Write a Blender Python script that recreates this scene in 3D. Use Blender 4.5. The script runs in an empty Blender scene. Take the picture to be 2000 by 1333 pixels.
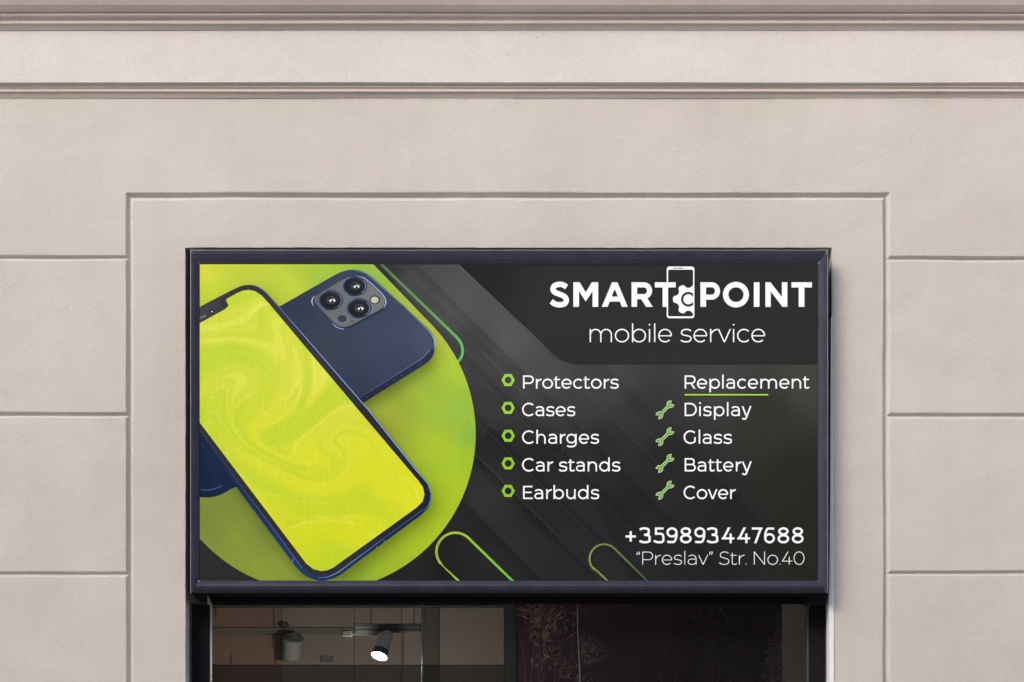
import bpy, bmesh, math, random
import numpy as np
from mathutils import Vector, geometry, noise as mnoise

random.seed(7)
S = bpy.context.scene
COL = S.collection

# ------------------------------------------------------------------ camera, sky, sun, exposure
CX, CY, CZ = -0.10, -7.0, 1.6          # eye position: facade face is the plane y = 0
FPX = 3500.0                            # focal length in photo pixels (photo is 2000 wide)
cd = bpy.data.cameras.new('camera'); cam = bpy.data.objects.new('camera', cd); COL.objects.link(cam)
cam.location = (CX, CY, CZ); cam.rotation_euler = (math.pi/2, 0, 0)
cd.sensor_width = 36; cd.lens = 36*FPX/2000
cd.shift_x = -CX*500/2000; cd.shift_y = 0.4
cd.clip_end = 3000; cd.clip_start = 0.05
S.camera = cam

W = bpy.data.worlds.new('World'); S.world = W; W.use_nodes = True
nt = W.node_tree; bg = nt.nodes['Background']
sky = nt.nodes.new('ShaderNodeTexSky'); sky.sky_type = 'NISHITA'; sky.sun_disc = False
SUN_EL, SUN_AZ = math.radians(31), math.radians(216)
sky.sun_elevation = SUN_EL; sky.sun_rotation = SUN_AZ
sky.air_density = 1.0; sky.dust_density = 2.0; sky.ozone_density = 1.0
nt.links.new(sky.outputs[0], bg.inputs[0]); bg.inputs[1].default_value = 0.13
sd = bpy.data.lights.new('sun', 'SUN'); sun = bpy.data.objects.new('sun', sd); COL.objects.link(sun)
sd.energy = 1.5; sd.angle = math.radians(32); sd.color = (1.0, 0.945, 0.87)
sdir = Vector((math.sin(SUN_AZ)*math.cos(SUN_EL), math.cos(SUN_AZ)*math.cos(SUN_EL), math.sin(SUN_EL)))
sun.rotation_euler = (-sdir).to_track_quat('-Z', 'Y').to_euler()
sun.location = (-3, -8, 12)
S.view_settings.view_transform = 'Standard'; S.view_settings.look = 'None'
S.view_settings.gamma = 1; S.view_settings.use_curve_mapping = False
S.view_settings.exposure = 1.22

# ------------------------------------------------------------------ helpers
def P(px, py, proud=0.0):
    """photo pixel -> point on the vertical plane standing `proud` metres in front of the facade"""
    D = -CY - proud
    return Vector((CX + (px - (1000 + CX*500))/FPX*D, -proud, CZ + (1466.5 - py)/FPX*D))

def lin(c):
    return tuple(((v/255)/12.92 if v/255 <= 0.04045 else ((v/255 + 0.055)/1.055)**2.4) for v in c)

def tag(o, label=None, cat=None, group=None, kind=None):
    if label: o['label'] = label
    if cat: o['category'] = cat
    if group: o['group'] = group
    if kind: o['kind'] = kind
    return o

def empty(name, loc, label, cat, group=None):
    o = bpy.data.objects.new(name, None); COL.objects.link(o); o.location = loc
    o.empty_display_size = 0.1
    return tag(o, label, cat, group)

def abs_loc(o):
    v = Vector(o.location)
    while o.parent: o = o.parent; v += o.location
    return v

def link(name, me, mat, parent=None, smooth=False):
    """mesh data in world coordinates; the object's origin sits on its parent's origin"""
    o = bpy.data.objects.new(name, me); COL.objects.link(o)
    if parent is not None:
        off = abs_loc(parent)
        me.transform(__import__('mathutils').Matrix.Translation(-off))
        o.parent = parent
    for m in (mat if isinstance(mat, (list, tuple)) else [mat]): me.materials.append(m)
    if smooth:
        for p in me.polygons: p.use_smooth = True
    return o

def bm_obj(name, bm, mat, parent=None, smooth=False):
    bmesh.ops.recalc_face_normals(bm, faces=bm.faces)
    me = bpy.data.meshes.new(name); bm.to_mesh(me); bm.free()
    return link(name, me, mat, parent, smooth)

def box(bm, lo, hi, bevel=0.0):
    r = bmesh.ops.create_cube(bm, size=1)
    vs = r['verts']
    for v in vs:
        v.co = Vector([lo[i] + (v.co[i] + 0.5)*(hi[i] - lo[i]) for i in range(3)])
    if bevel:
        es = list({e for v in vs for e in v.link_edges})
        bmesh.ops.bevel(bm, geom=es, offset=bevel, segments=2, affect='EDGES', profile=0.5)

def tube(bm, pts, r, seg=10):
    pts = [Vector(p) for p in pts]; rings = []
    rr = r if isinstance(r, (list, tuple)) else [r]*len(pts)
    for i, p in enumerate(pts):
        t = (pts[min(i+1, len(pts)-1)] - pts[max(i-1, 0)]).normalized()
        a = t.orthogonal() if i == 0 else (prev - t*prev.dot(t))
        a.normalize(); prev = a; b = t.cross(a)
        rings.append([bm.verts.new(p + (a*math.cos(2*math.pi*k/seg) + b*math.sin(2*math.pi*k/seg))*rr[i]) for k in range(seg)])
    for i in range(len(rings)-1):
        for k in range(seg):
            bm.faces.new((rings[i][k], rings[i][(k+1) % seg], rings[i+1][(k+1) % seg], rings[i+1][k]))
    bm.faces.new(rings[0][::-1]); bm.faces.new(rings[-1])

# ------------------------------------------------------------------ materials
def newmat(name):
    m = bpy.data.materials.new(name); m.use_nodes = True
    return m, m.node_tree, m.node_tree.nodes['Principled BSDF']

def N(t, kind, **kw):
    n = t.nodes.new(kind)
    for k, v in kw.items(): setattr(n, k, v)
    return n

def noise(t, vec, scale, detail=4, rough=0.55, dist=0.0):
    n = N(t, 'ShaderNodeTexNoise'); n.inputs['Scale'].default_value = scale
    n.inputs['Detail'].default_value = detail; n.inputs['Roughness'].default_value = rough
    n.inputs['Distortion'].default_value = dist
    if vec is not None: t.links.new(vec, n.inputs['Vector'])
    return n.outputs['Fac']

def ramp(t, fac, stops):
    r = N(t, 'ShaderNodeValToRGB'); e = r.color_ramp.elements
    while len(e) < len(stops): e.new(0.5)
    for el, (p, c) in zip(e, stops):
        el.position = p; el.color = (*c, 1) if len(c) == 3 else c
    t.links.new(fac, r.inputs[0]); return r.outputs[0]

def mixc(t, fac, a, b, mode='MIX'):
    m = N(t, 'ShaderNodeMix', data_type='RGBA', blend_type=mode)
    for s, v in ((m.inputs[0], fac), (m.inputs[6], a), (m.inputs[7], b)):
        if isinstance(v, (int, float)): s.default_value = v
        elif isinstance(v, tuple): s.default_value = (*v, 1)
        else: t.links.new(v, s)
    return m.outputs[2]

def plaster(name, a, b, bump=1.0):
    m, t, p = newmat(name)
    g = N(t, 'ShaderNodeNewGeometry').outputs['Position']
    big = noise(t, g, 0.9, 5, 0.6, 0.4)
    c = ramp(t, big, [(0.3, a), (0.7, b)])
    mp = N(t, 'ShaderNodeMapping'); mp.inputs['Scale'].default_value = (1.2, 1, 1.7)
    t.links.new(g, mp.inputs[0])
    mott = noise(t, mp.outputs[0], 2.2, 6, 0.62, 0.8)
    c = mixc(t, 1.0, c, ramp(t, mott, [(0.3, (0.93, 0.925, 0.92)), (0.65, (1.0, 1.0, 1.0))]), 'MULTIPLY')
    hue = noise(t, g, 2.6, 3, 0.5, 0.5)
    c = mixc(t, 1.0, c, ramp(t, hue, [(0.36, (1.0, 0.985, 0.985)), (0.64, (0.985, 0.995, 0.965))]), 'MULTIPLY')
    pore = noise(t, g, 130, 3, 0.75)
    c = mixc(t, 1.0, c, ramp(t, pore, [(0.33, (0.925, 0.92, 0.91)), (0.52, (1.0, 1.0, 1.0)), (0.70, (1.03, 1.03, 1.03))]), 'MULTIPLY')
    # small pock marks and stains
    sp = noise(t, g, 45, 3, 0.6)
    c = mixc(t, 1.0, c, ramp(t, sp, [(0.235, (0.72, 0.69, 0.66)), (0.275, (1, 1, 1))]), 'MULTIPLY')
    mr = N(t, 'ShaderNodeMapping'); mr.inputs['Scale'].default_value = (7.0, 1, 0.55); t.links.new(g, mr.inputs[0])
    run = noise(t, mr.outputs[0], 1.0, 5, 0.6, 0.3)
    c = mixc(t, 1.0, c, ramp(t, run, [(0.26, (0.97, 0.965, 0.955)), (0.5, (1, 1, 1))]), 'MULTIPLY')
    # hairline cracks with their own shape
    cw = noise(t, g, 0.8, 2, 0.5)
    vo = N(t, 'ShaderNodeTexNoise'); vo.inputs['Scale'].default_value = 1.6; vo.inputs['Detail'].default_value = 9
    vo.inputs['Roughness'].default_value = 0.68
    t.links.new(g, vo.inputs['Vector'])
    sub = N(t, 'ShaderNodeMath', operation='SUBTRACT'); sub.inputs[1].default_value = 0.5
    t.links.new(vo.outputs['Fac'], sub.inputs[0])
    ab = N(t, 'ShaderNodeMath', operation='ABSOLUTE'); t.links.new(sub.outputs[0], ab.inputs[0])
    crk = ramp(t, ab.outputs[0], [(0.0, (1, 1, 1)), (0.0022, (0, 0, 0))])
    msk = ramp(t, cw, [(0.60, (0, 0, 0)), (0.66, (1, 1, 1))])
    cm = N(t, 'ShaderNodeMath', operation='MULTIPLY'); t.links.new(crk, cm.inputs[0]); t.links.new(msk, cm.inputs[1])
    cm2 = N(t, 'ShaderNodeMath', operation='MULTIPLY'); t.links.new(cm.outputs[0], cm2.inputs[0]); cm2.inputs[1].default_value = 0.28
    c = mixc(t, cm2.outputs[0], c, (0.27, 0.23, 0.2))
    t.links.new(c, p.inputs['Base Color'])
    p.inputs['Roughness'].default_value = 0.82
    p.inputs['Specular IOR Level'].default_value = 0.25
    # trowelled surface: fine grain over soft lumps
    f1 = noise(t, g, 210, 3, 0.6); f2 = noise(t, g, 60, 4, 0.65, 0.6); f3 = noise(t, g, 7, 4, 0.55, 0.8)
    def mul(x, k):
        q = N(t, 'ShaderNodeMath', operation='MULTIPLY'); t.links.new(x, q.inputs[0]); q.inputs[1].default_value = k; return q.outputs[0]
    def add(x, y):
        q = N(t, 'ShaderNodeMath', operation='ADD'); t.links.new(x, q.inputs[0]); t.links.new(y, q.inputs[1]); return q.outputs[0]
    h = add(add(mul(f1, 0.0032), mul(f2, 0.0042)), mul(f3, 0.007))
    bp = N(t, 'ShaderNodeBump'); bp.inputs['Strength'].default_value = 0.55*bump; bp.inputs['Distance'].default_value = 1.0
    t.links.new(h, bp.inputs['Height']); t.links.new(bp.outputs[0], p.inputs['Normal'])
    return m

M_WALL = plaster('painted plaster', (0.568, 0.518, 0.470), (0.618, 0.571, 0.526))
M_FRIEZE = plaster('pale painted plaster', (0.645, 0.592, 0.565), (0.685, 0.638, 0.612), 0.8)
M_TRIM = plaster('trim plaster', (0.645, 0.55, 0.485), (0.69, 0.595, 0.53), 0.45)

def simple(name, col, rough=0.5, spec=0.5, metal=0.0, var=0.12, nscale=25, bump=0.0, emit=None, coat=0.0):
    m, t, p = newmat(name)
    g = N(t, 'ShaderNodeNewGeometry').outputs['Position']
    f = noise(t, g, nscale, 5, 0.6)
    c = ramp(t, f, [(0.3, tuple(v*(1-var) for v in col)), (0.7, tuple(v*(1+var) for v in col))])
    t.links.new(c, p.inputs['Base Color'])
    p.inputs['Roughness'].default_value = rough; p.inputs['Specular IOR Level'].default_value = spec
    p.inputs['Metallic'].default_value = metal
    p.inputs['Coat Weight'].default_value = coat
    if bump:
        bp = N(t, 'ShaderNodeBump'); bp.inputs['Strength'].default_value = bump; bp.inputs['Distance'].default_value = 0.001
        t.links.new(noise(t, g, 300, 2), bp.inputs['Height']); t.links.new(bp.outputs[0], p.inputs['Normal'])
    if emit:
        p.inputs['Emission Color'].default_value = (*emit[0], 1); p.inputs['Emission Strength'].default_value = emit[1]
    return m

def printmat(name, rough=0.7, spec=0.06):
    """printed vinyl: ink colour from the mesh, a faint brushed grain"""
    m, t, p = newmat(name)
    at = N(t, 'ShaderNodeVertexColor'); at.layer_name = 'Col'
    g = N(t, 'ShaderNodeNewGeometry').outputs['Position']
    c = at.outputs['Color']
    mp2 = N(t, 'ShaderNodeMapping'); mp2.inputs['Scale'].default_value = (130, 1, 5); t.links.new(g, mp2.inputs[0])
    st = noise(t, mp2.outputs[0], 1.0, 3, 0.7)
    gr = noise(t, g, 420, 2, 0.7)
    c = mixc(t, 1.0, c, ramp(t, st, [(0.3, (0.96,)*3), (0.7, (1.03,)*3)]), 'MULTIPLY')
    c = mixc(t, 1.0, c, ramp(t, gr, [(0.3, (0.90,)*3), (0.7, (1.10,)*3)]), 'MULTIPLY')
    t.links.new(c, p.inputs['Base Color'])
    p.inputs['Roughness'].default_value = rough; p.inputs['Specular IOR Level'].default_value = spec
    return m

M_PRINT = printmat('printed vinyl')
M_INK = simple('white print ink', (0.93, 0.93, 0.93), 0.5, 0.1, var=0.015, nscale=200)

# ------------------------------------------------------------------ ground
gm = simple('pale paving', (0.56, 0.50, 0.45), 0.8, 0.3, var=0.15, nscale=1.5)
bm = bmesh.new()
vs = [bm.verts.new(c) for c in ((-1500, -1500, 0), (1500, -1500, 0), (1500, 1500, 0), (-1500, 1500, 0))]
bm.faces.new(vs)
tag(bm_obj('ground', bm, gm), kind='structure')

# ------------------------------------------------------------------ unseen row opposite, mirrored in the window, height set to shade the lower wall
opp = empty('unseen_street_row', (0, -20, 0), 'unseen brown and grey street fronts, faintly mirrored in the dark shop window, that shade the lower facade', 'building')
def block(name, lo, hi, col, parent):
    bm = bmesh.new(); box(bm, lo, hi, 0.05)
    return bm_obj(name, bm, simple(name + ' render', col, 0.85, 0.2, var=0.1, nscale=1.0), parent)
block('unseen_brick_front', (-45, -27, 0), (-9.2, -20, 15.6), (0.26, 0.16, 0.12), opp)
block('unseen_grey_front', (-9.1, -27, 0), (4.9, -20.1, 15.3), (0.26, 0.25, 0.24), opp)
block('unseen_brown_front', (5.0, -27, 0), (40, -20, 15.8), (0.25, 0.20, 0.17), opp)

# ------------------------------------------------------------------ building
HX = 4.2                                   # half width of the facade built
bld = empty('building', (0, 0, 0), 'pale pinkish beige plastered building front with grooved blocks and moulded cornice around the black sign', 'building')

OPL, OPR, OPT = P(362, 0).x, P(1624.5, 0).x, P(0, 484).z
OPB = 0.75
WTOP = P(0, 186).z                          # wall runs up behind the string course
# groove lines: (axis, position, from, to, half width)
GL, GR, GT = P(253, 0).x, P(1731.5, 0).x, P(0, 383.5).z
grooves = [('v', GL, -0.5, GT, 0.0142), ('v', GR, -0.5, GT, 0.0142), ('h', GT, GL, GR, 0.0142)]
for py in (503.5, 811, 1122, 1432, 1742, 2050):
    grooves.append(('h', P(0, py).z, -HX-1, GL-0.004, 0.0112))
for py in (506, 812, 1120, 1430, 1740, 2050):
    grooves.append(('h', P(0, py).z, GR+0.004, HX+1, 0.0112))

def axis_lines(lo, hi, step, fine):
    xs = set(np.round(np.arange(lo, hi, step), 5)) | {lo, hi}
    for c, w in fine:
        xs = {x for x in xs if not (c - w*1.7 < x < c + w*1.7)}
        for k in (-1.6, -1.25, -1.0, -0.8, -0.5, -0.22, 0, 0.22, 0.5, 0.8, 1.0, 1.25, 1.6):
            if lo < c + k*w < hi: xs.add(c + k*w)
    return sorted(xs)

xl = axis_lines(-HX, HX, 0.03, [(GL, 0.0142), (GR, 0.0142)])
xl = sorted([x for x in xl if abs(x-OPL) > 0.012 and abs(x-OPR) > 0.012] + [OPL, OPR])
zf = [(g[1], g[4]) for g in grooves if g[0] == 'h']
zl = axis_lines(0.0, WTOP, 0.03, zf)
zl = sorted([z for z in zl if abs(z-OPT) > 0.012 and abs(z-OPB) > 0.012] + [OPT, OPB])

def wob(x, z, s, amp, seed=0.0):
    return mnoise.noise(Vector((x*s + seed, z*s - seed*1.7, seed)))*amp

def depth(x, z):
    d = 0.0
    for ax, c, a, b, hw in grooves:
        if ax == 'v': u, s = x - c, z
        else: u, s = z - c, x
        if abs(u) > hw*2 + 0.01: continue
        hw *= 1 + wob(s, c, 3.0, 0.16, c*7)
        u += wob(x, z, 2.3, 0.0022, c*3) + wob(x, z, 12, 0.0009, c*5)
        e = max(0.0, a - s, s - b)
        k = max(abs(u), e)
        if k < hw: d = max(d, (hw - k)*1.3)
    return d

bm = bmesh.new(); grid = {}
for i, x in enumerate(xl):
    for j, z in enumerate(zl):
        y = depth(x, z) + wob(x, z, 1.1, 0.0022, 3.3) + wob(x, z, 6, 0.0007, 8.1)
        jx = jz = 0
        if x in (OPL, OPR) and z <= OPT: jx = wob(x, z, 9, 0.0012, 5) + wob(x, z, 40, 0.0012, 2)
        if z == OPT and OPL <= x <= OPR: jz = wob(x, z, 9, 0.0012, 6) + wob(x, z, 45, 0.002, 2)
        grid[i, j] = bm.verts.new((x + jx, y, z + jz))
hole = lambda a, b, c, d: a >= OPL-1e-6 and b <= OPR+1e-6 and c >= OPB-1e-6 and d <= OPT+1e-6
for i in range(len(xl)-1):
    for j in range(len(zl)-1):
        if hole(xl[i], xl[i+1], zl[j], zl[j+1]): continue
        bm.faces.new((grid[i, j], grid[i+1, j], grid[i+1, j+1], grid[i, j+1]))
# reveals of the opening (0.3 m deep) with a small worn arris
iL, iR, jB, jT = xl.index(OPL), xl.index(OPR), zl.index(OPB), zl.index(OPT)
loop = [(iL, j) for j in range(jB, jT)] + [(i, jT) for i in range(iL, iR)] + [(iR, j) for j in range(jT, jB, -1)] + [(i, jB) for i in range(iR, iL, -1)]
back = [bm.verts.new((grid[k].co.x, 0.30, grid[k].co.z)) for k in loop]
for a in range(len(loop)):
    b = (a+1) % len(loop)
    bm.faces.new((grid[loop[a]], grid[loop[b]], back[b], back[a]))
# drop interior unused verts
for v in [v for v in bm.verts if not v.link_faces]: bm.verts.remove(v)
wall = bm_obj('wall', bm, M_WALL, bld)

def moulding(name, prof, mat, close=True):
    """prof: list of (py, proud) from the bottom up; extruded along x with a hand-run waviness"""
    bm = bmesh.new(); rows = []
    xs = np.linspace(-HX, HX, 220)
    for k, (py, pr) in enumerate(prof):
        r = []
        for x in xs:
            q = P(0, py, pr)
            r.append(bm.verts.new((x, q.y + wob(x, k*0.31, 0.9, 0.0016, 1.0), q.z + wob(x, k*0.23, 1.3, 0.0016, 4.0))))
        rows.append(r)
    for a in range(len(rows)-1):
        for i in range(len(xs)-1):
            bm.faces.new((rows[a][i], rows[a][i+1], rows[a+1][i+1], rows[a+1][i]))
    return bm_obj(name, bm, mat, bld)

moulding('string_course', [(198, -0.02), (192.3, 0.0), (191.6, 0.003), (180.0, 0.016), (179.4, 0.020), (178.9, 0.0215), (175.4, 0.0215), (174.6, 0.0205),
                           (172.0, 0.024), (170.2, 0.0275), (169.4, 0.0275), (168.6, 0.0255), (167.4, 0.029), (165, 0.0325), (163.2, 0.0345), (162.4, 0.038)], M_TRIM)
moulding('frieze', [(162.4, 0.038), (161.9, 0.040), (161.0, 0.041), (140, 0.041), (100, 0.041), (59.3, 0.041)], M_FRIEZE)
moulding('cornice', [(59.3, 0.041), (58.8, 0.044), (47.2, 0.059), (46.4, 0.063), (45.4, 0.064), (40.8, 0.064), (40.0, 0.0635), (37, 0.066),
                     (33, 0.072), (31.2, 0.077), (30.5, 0.081), (29.7, 0.082), (25.6, 0.082), (24.7, 0.080), (23.5, 0.088), (18, 0.099),
                     (10, 0.111), (0, 0.121), (-12, 0.129), (-20, 0.132), (-22, 0.136), (-70, 0.136), (-74, 0.13), (-90, 0.03), (-94, 0.0)], M_TRIM)

# building body behind the facade: side returns, upper storey and roof slab as one shell
bm = bmesh.new()
box(bm, (-HX, 0.02, WTOP-0.01), (HX, 0.34, 5.6))
box(bm, (-HX, 0.32, 0.0), (-HX+0.25, 6.0, 5.6))
box(bm, (HX-0.25, 0.32, 0.0), (HX, 6.0, 5.6))
box(bm, (-HX, 6.0, 0.0), (HX, 6.25, 5.6))
box(bm, (-HX+0.25, 0.34, 5.35), (HX-0.25, 6.0, 5.6))
# inner leaf that carries the reveals
box(bm, (-HX+0.25, 0.302, 0.0), (OPL-0.002, 0.36, 3.0)); box(bm, (OPR+0.002, 0.302, 0.0), (HX-0.25, 0.36, 3.0))
box(bm, (OPL-0.002, 0.302, OPT+0.002), (OPR+0.002, 0.36, 3.0)); box(bm, (OPL-0.002, 0.302, 0.0), (OPR+0.002, 0.36, OPB-0.002))
bm_obj('rear_walls', bm, M_WALL, bld)

# ------------------------------------------------------------------ window (a part of the building)
M_BLACK = simple('black painted metal', (0.011, 0.010, 0.012), 0.6, 0.08, var=0.3, nscale=60, bump=0.25)
M_MATT = simple('matt black lining', (0.010, 0.009, 0.010), 1.0, 0.0, var=0.3, nscale=60)
M_BEAD = simple('grey aluminium bead', (0.10, 0.105, 0.12), 0.35, 0.5, metal=0.5, var=0.1)
WD = -0.10                                   # window frame face stands 0.1 m inside the wall face
win = bpy.data.objects.new('window', None); COL.objects.link(win); win.parent = bld
win.location = (0, 0.1, OPB)
def framebox(bm, a, b, d0=0.10, d1=0.17, bev=0.003):
    box(bm, (a[0], d0, a[1]), (b[0], d1, b[1]), bev)
fx = lambda px, pr=WD: P(px, 0, pr).x
bm = bmesh.new()
zt = P(0, 1178, WD).z
framebox(bm, (OPL+0.002, OPB+0.002), (fx(407), OPT-0.002))
framebox(bm, (fx(1581), OPB+0.002), (OPR-0.002, OPT-0.002))
framebox(bm, (fx(407)+0.001, OPB+0.002), (fx(1581)-0.001, OPB+0.09), 0.102)
bm_obj('frame', bm, M_BLACK, win)
bm = bmesh.new(); framebox(bm, (fx(407)+0.001, zt), (fx(1581)-0.001, OPT-0.06), 0.102); bm_obj('shade_transom', bm, M_MATT, win)  # black member added for the shadow band under the sign
bm = bmesh.new()
box(bm, (fx(407)+0.0005, 0.108, OPB+0.092), (fx(410.5), 0.15, zt-0.001), 0.0015)
bm_obj('glazing_bead', bm, M_BEAD, win); bm = bmesh.new()
box(bm, (fx(1577.5), 0.108, OPB+0.092), (fx(1581)-0.0005, 0.15, zt-0.001), 0.0015)
# raised outer lips of the jambs
bm_obj('glazing_bead', bm, M_BEAD, win); bm = bmesh.new()
box(bm, (OPL+0.0021, 0.094, OPB+0.003), (OPL+0.009, 0.0995, OPT-0.003), 0.001)
bm_obj('jamb_lip', bm, M_BEAD, win); bm = bmesh.new()
box(bm, (OPR-0.007, 0.094, OPB+0.003), (OPR-0.0021, 0.0995, OPT-0.003), 0.001)
bm_obj('jamb_lip', bm, M_BEAD, win)
# white painted strip along the right edge of the opening, widening downwards
bm = bmesh.new(); qs = []
for py, xa, xb in ((620, 1623.2, 1625.0), (1000, 1621.4, 1627.4), (1180, 1619.4, 1628.6), (2080, 1619.0, 1629.0)):
    a, b = P(xa, py, 0.004), P(xb, py, 0.004)
    qs.append([bm.verts.new(v) for v in ((a.x, -0.004, a.z), (b.x, -0.004, b.z), (b.x, 0.003, b.z), (a.x, 0.05, a.z))])
for k in range(len(qs)-1):
    for m_ in range(4): bm.faces.new((qs[k][m_], qs[k][(m_+1) % 4], qs[k+1][(m_+1) % 4], qs[k+1][m_]))
bm.faces.new(qs[0]); bm.faces.new(qs[-1][::-1])
bm_obj('white_strip', bm, simple('white gloss paint', (0.80, 0.79, 0.77), 0.4, 0.4, var=0.03, nscale=30), win)
# glass
gmat = bpy.data.materials.new('window glass'); gmat.use_nodes = True; t = gmat.node_tree
t.nodes.remove(t.nodes['Principled BSDF'])
tr = N(t, 'ShaderNodeBsdfTransparent'); tr.inputs[0].default_value = (0.90, 0.91, 0.90, 1)
gl = N(t, 'ShaderNodeBsdfGlossy'); gl.inputs['Roughness'].default_value = 0.02; gl.inputs[0].default_value = (0.9, 0.9, 0.9, 1)
df = N(t, 'ShaderNodeBsdfDiffuse'); df.inputs[0].default_value = (0.5, 0.47, 0.45, 1)
haze_mix = N(t, 'ShaderNodeMixShader'); haze_mix.inputs[0].default_value = 0.006  # faint diffuse layer added as a haze veil over the room
t.links.new(tr.outputs[0], haze_mix.inputs[1]); t.links.new(df.outputs[0], haze_mix.inputs[2])
fr = N(t, 'ShaderNodeFresnel'); fr.inputs[0].default_value = 1.22
mx = N(t, 'ShaderNodeMixShader'); t.links.new(fr.outputs[0], mx.inputs[0]); t.links.new(haze_mix.outputs[0], mx.inputs[1]); t.links.new(gl.outputs[0], mx.inputs[2])
t.links.new(mx.outputs[0], t.nodes['Material Output'].inputs[0])
bm = bmesh.new(); box(bm, (fx(406), 0.128, OPB+0.05), (fx(1582), 0.134, OPT-0.07))
bm_obj('pane', bm, gmat, win)

# ------------------------------------------------------------------ shop room behind the glass
M_RCEIL = simple('room ceiling', (0.30, 0.27, 0.25), 0.8, var=0.06, nscale=3)
bm = bmesh.new(); box(bm, (-HX+0.25, 0.362, 3.0), (HX-0.25, 6.0, 3.1)); tag(bm_obj('interior_ceiling', bm, M_RCEIL), kind='structure')
bm = bmesh.new(); box(bm, (-HX+0.25, 0.362, 0.0), (HX-0.25, 6.0, 0.02)); tag(bm_obj('interior_floor', bm, simple('room floor', (0.14, 0.11, 0.09), 0.5, var=0.1)), kind='structure')
def pan(name, x0, y0, x1, y1, pr, th, col, parent, rough=0.7, var=0.07, bev=0.004):
    a, b = P(x0, y1, pr), P(x1, y0, pr)
    bm = bmesh.new(); box(bm, (a.x, -pr, a.z), (b.x, -pr+th, b.z), bev)
    return bm_obj(name, bm, simple(name + ' paint', col, 0.85, 0.08, var=var, nscale=4), parent)
BD = -2.2                                     # panels imitating the mirrored street fronts, 2.2 m inside the wall face
part = empty('reflection_panels', P(700, 1333, BD), 'dim brown and grey panels imitating the mirrored street fronts behind the lamps', 'reflection panels')
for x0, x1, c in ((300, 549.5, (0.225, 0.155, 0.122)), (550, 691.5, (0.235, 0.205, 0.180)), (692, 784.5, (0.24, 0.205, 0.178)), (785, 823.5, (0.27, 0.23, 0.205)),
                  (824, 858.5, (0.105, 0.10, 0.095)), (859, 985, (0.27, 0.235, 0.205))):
    pan('upper_reflection_panel', x0, 1187, x1, 1299, BD, 0.05, c, part)
    pan('lower_reflection_panel', x0, 1299.6, x1, 2350, BD-0.02, 0.05, tuple(v*k for v, k in zip(c, (0.27, 0.24, 0.26) if x0 < 500 else (0.27, 0.27, 0.29))), part)
    pan('top_reflection_panel', x0, 800, x1, 1182, BD-0.01, 0.05, tuple(v*0.5 for v in c), part)
pan('reflection_rail', 300, 1182.5, 985, 1186.5, BD+0.02, 0.06, (0.10, 0.085, 0.07), part)
pan('reflection_pilaster', 985.6, 800, 1010, 2350, BD+0.02, 0.08, (0.045, 0.05, 0.052), part)
pan('reflection_ledge', 300, 1226, 691, 1239, BD+0.02, 0.02, (0.16, 0.14, 0.125), part)
pan('batten', 421, 1186.8, 424, 1207, BD+0.012, 0.01, (0.20, 0.125, 0.095), part)
pan('batten', 534, 1186.8, 537, 1225, BD+0.012, 0.01, (0.20, 0.125, 0.095), part)
pan('batten', 532, 1239.5, 548, 1266, BD+0.012, 0.01, (0.22, 0.14, 0.105), part)
pan('batten', 451, 1278, 454, 1298.5, BD+0.012, 0.01, (0.22, 0.14, 0.105), part)
pan('batten', 537, 1278, 540, 1298.5, BD+0.012, 0.01, (0.22, 0.14, 0.105), part)
pan('batten', 786, 1238, 789, 1298.5, BD+0.012, 0.01, (0.17, 0.14, 0.12), part)
pan('socket_box', 627, 1281, 649, 1293, BD+0.03, 0.03, (0.13, 0.12, 0.13), part)

drop = empty('reflected_tree_backdrop', P(1270, 1700, -1.6), 'very dark wine coloured panel imitating the mirrored tree area of the window', 'panel')  # dark panel added for the area where a mirrored tree darkens the glass
pan('panel', 1010, 800, 1800, 2350, -1.6, 0.04, (0.030, 0.012, 0.024), drop, 0.6, 0.35)  # added panel for the mirrored tree area
pan('reflected_tree_edge', 1004, 800, 1009.5, 2350, -1.59, 0.05, (0.02, 0.016, 0.02), drop)

bl = empty('side_blind', P(1553, 1700, -0.35), 'plain grey vertical strip of blind beside the right jamb of the window', 'blind')
bm = bmesh.new()
a, b = P(1527, 0, -0.35), P(1600, 0, -0.35)
nn = 14; rows = []
for k in range(nn):
    u = k/(nn-1); x = a.x + (b.x-a.x)*u
    rows.append([bm.verts.new((x, 0.35 + 0.014*math.sin(u*5.2), z)) for z in (OPB+0.1, 2.45)])
for k in range(nn-1): bm.faces.new((rows[k][0], rows[k+1][0], rows[k+1][1], rows[k][1]))
bmesh.ops.solidify(bm, geom=list(bm.faces), thickness=0.004)
bm_obj('slat', bm, simple('grey blind fabric', (0.42, 0.38, 0.34), 0.8, var=0.05), bl, True)
bm = bmesh.new(); box(bm, (a.x-0.01, 0.33, 2.452), (b.x+0.01, 0.39, 2.50), 0.003); bm_obj('head_rail', bm, M_BEAD, bl)

# hanging cords just behind the glass
M_CORD = simple('green grey cord', (0.075, 0.13, 0.125), 0.5, 0.4)
for px, lab, bend in ((826, 'thin grey green cord hanging in the window in front of the brown and grey panels', 1.0), (1131, 'thin grey green cord hanging in the window before the reflected twigs', -1.6)):
    bm = bmesh.new(); pts = []
    for k in range(15):
        py = 1120 + k*26
        pts.append(P(px + bend*(1.6*math.sin(k*0.55) - 0.12*k*0), py, -0.28))
    tube(bm, pts, 0.0030, 8)
    tag(bm_obj('hanging_cord', bm, M_CORD, None, True), lab, 'cord', 'cords hanging in the shop window')

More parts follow.
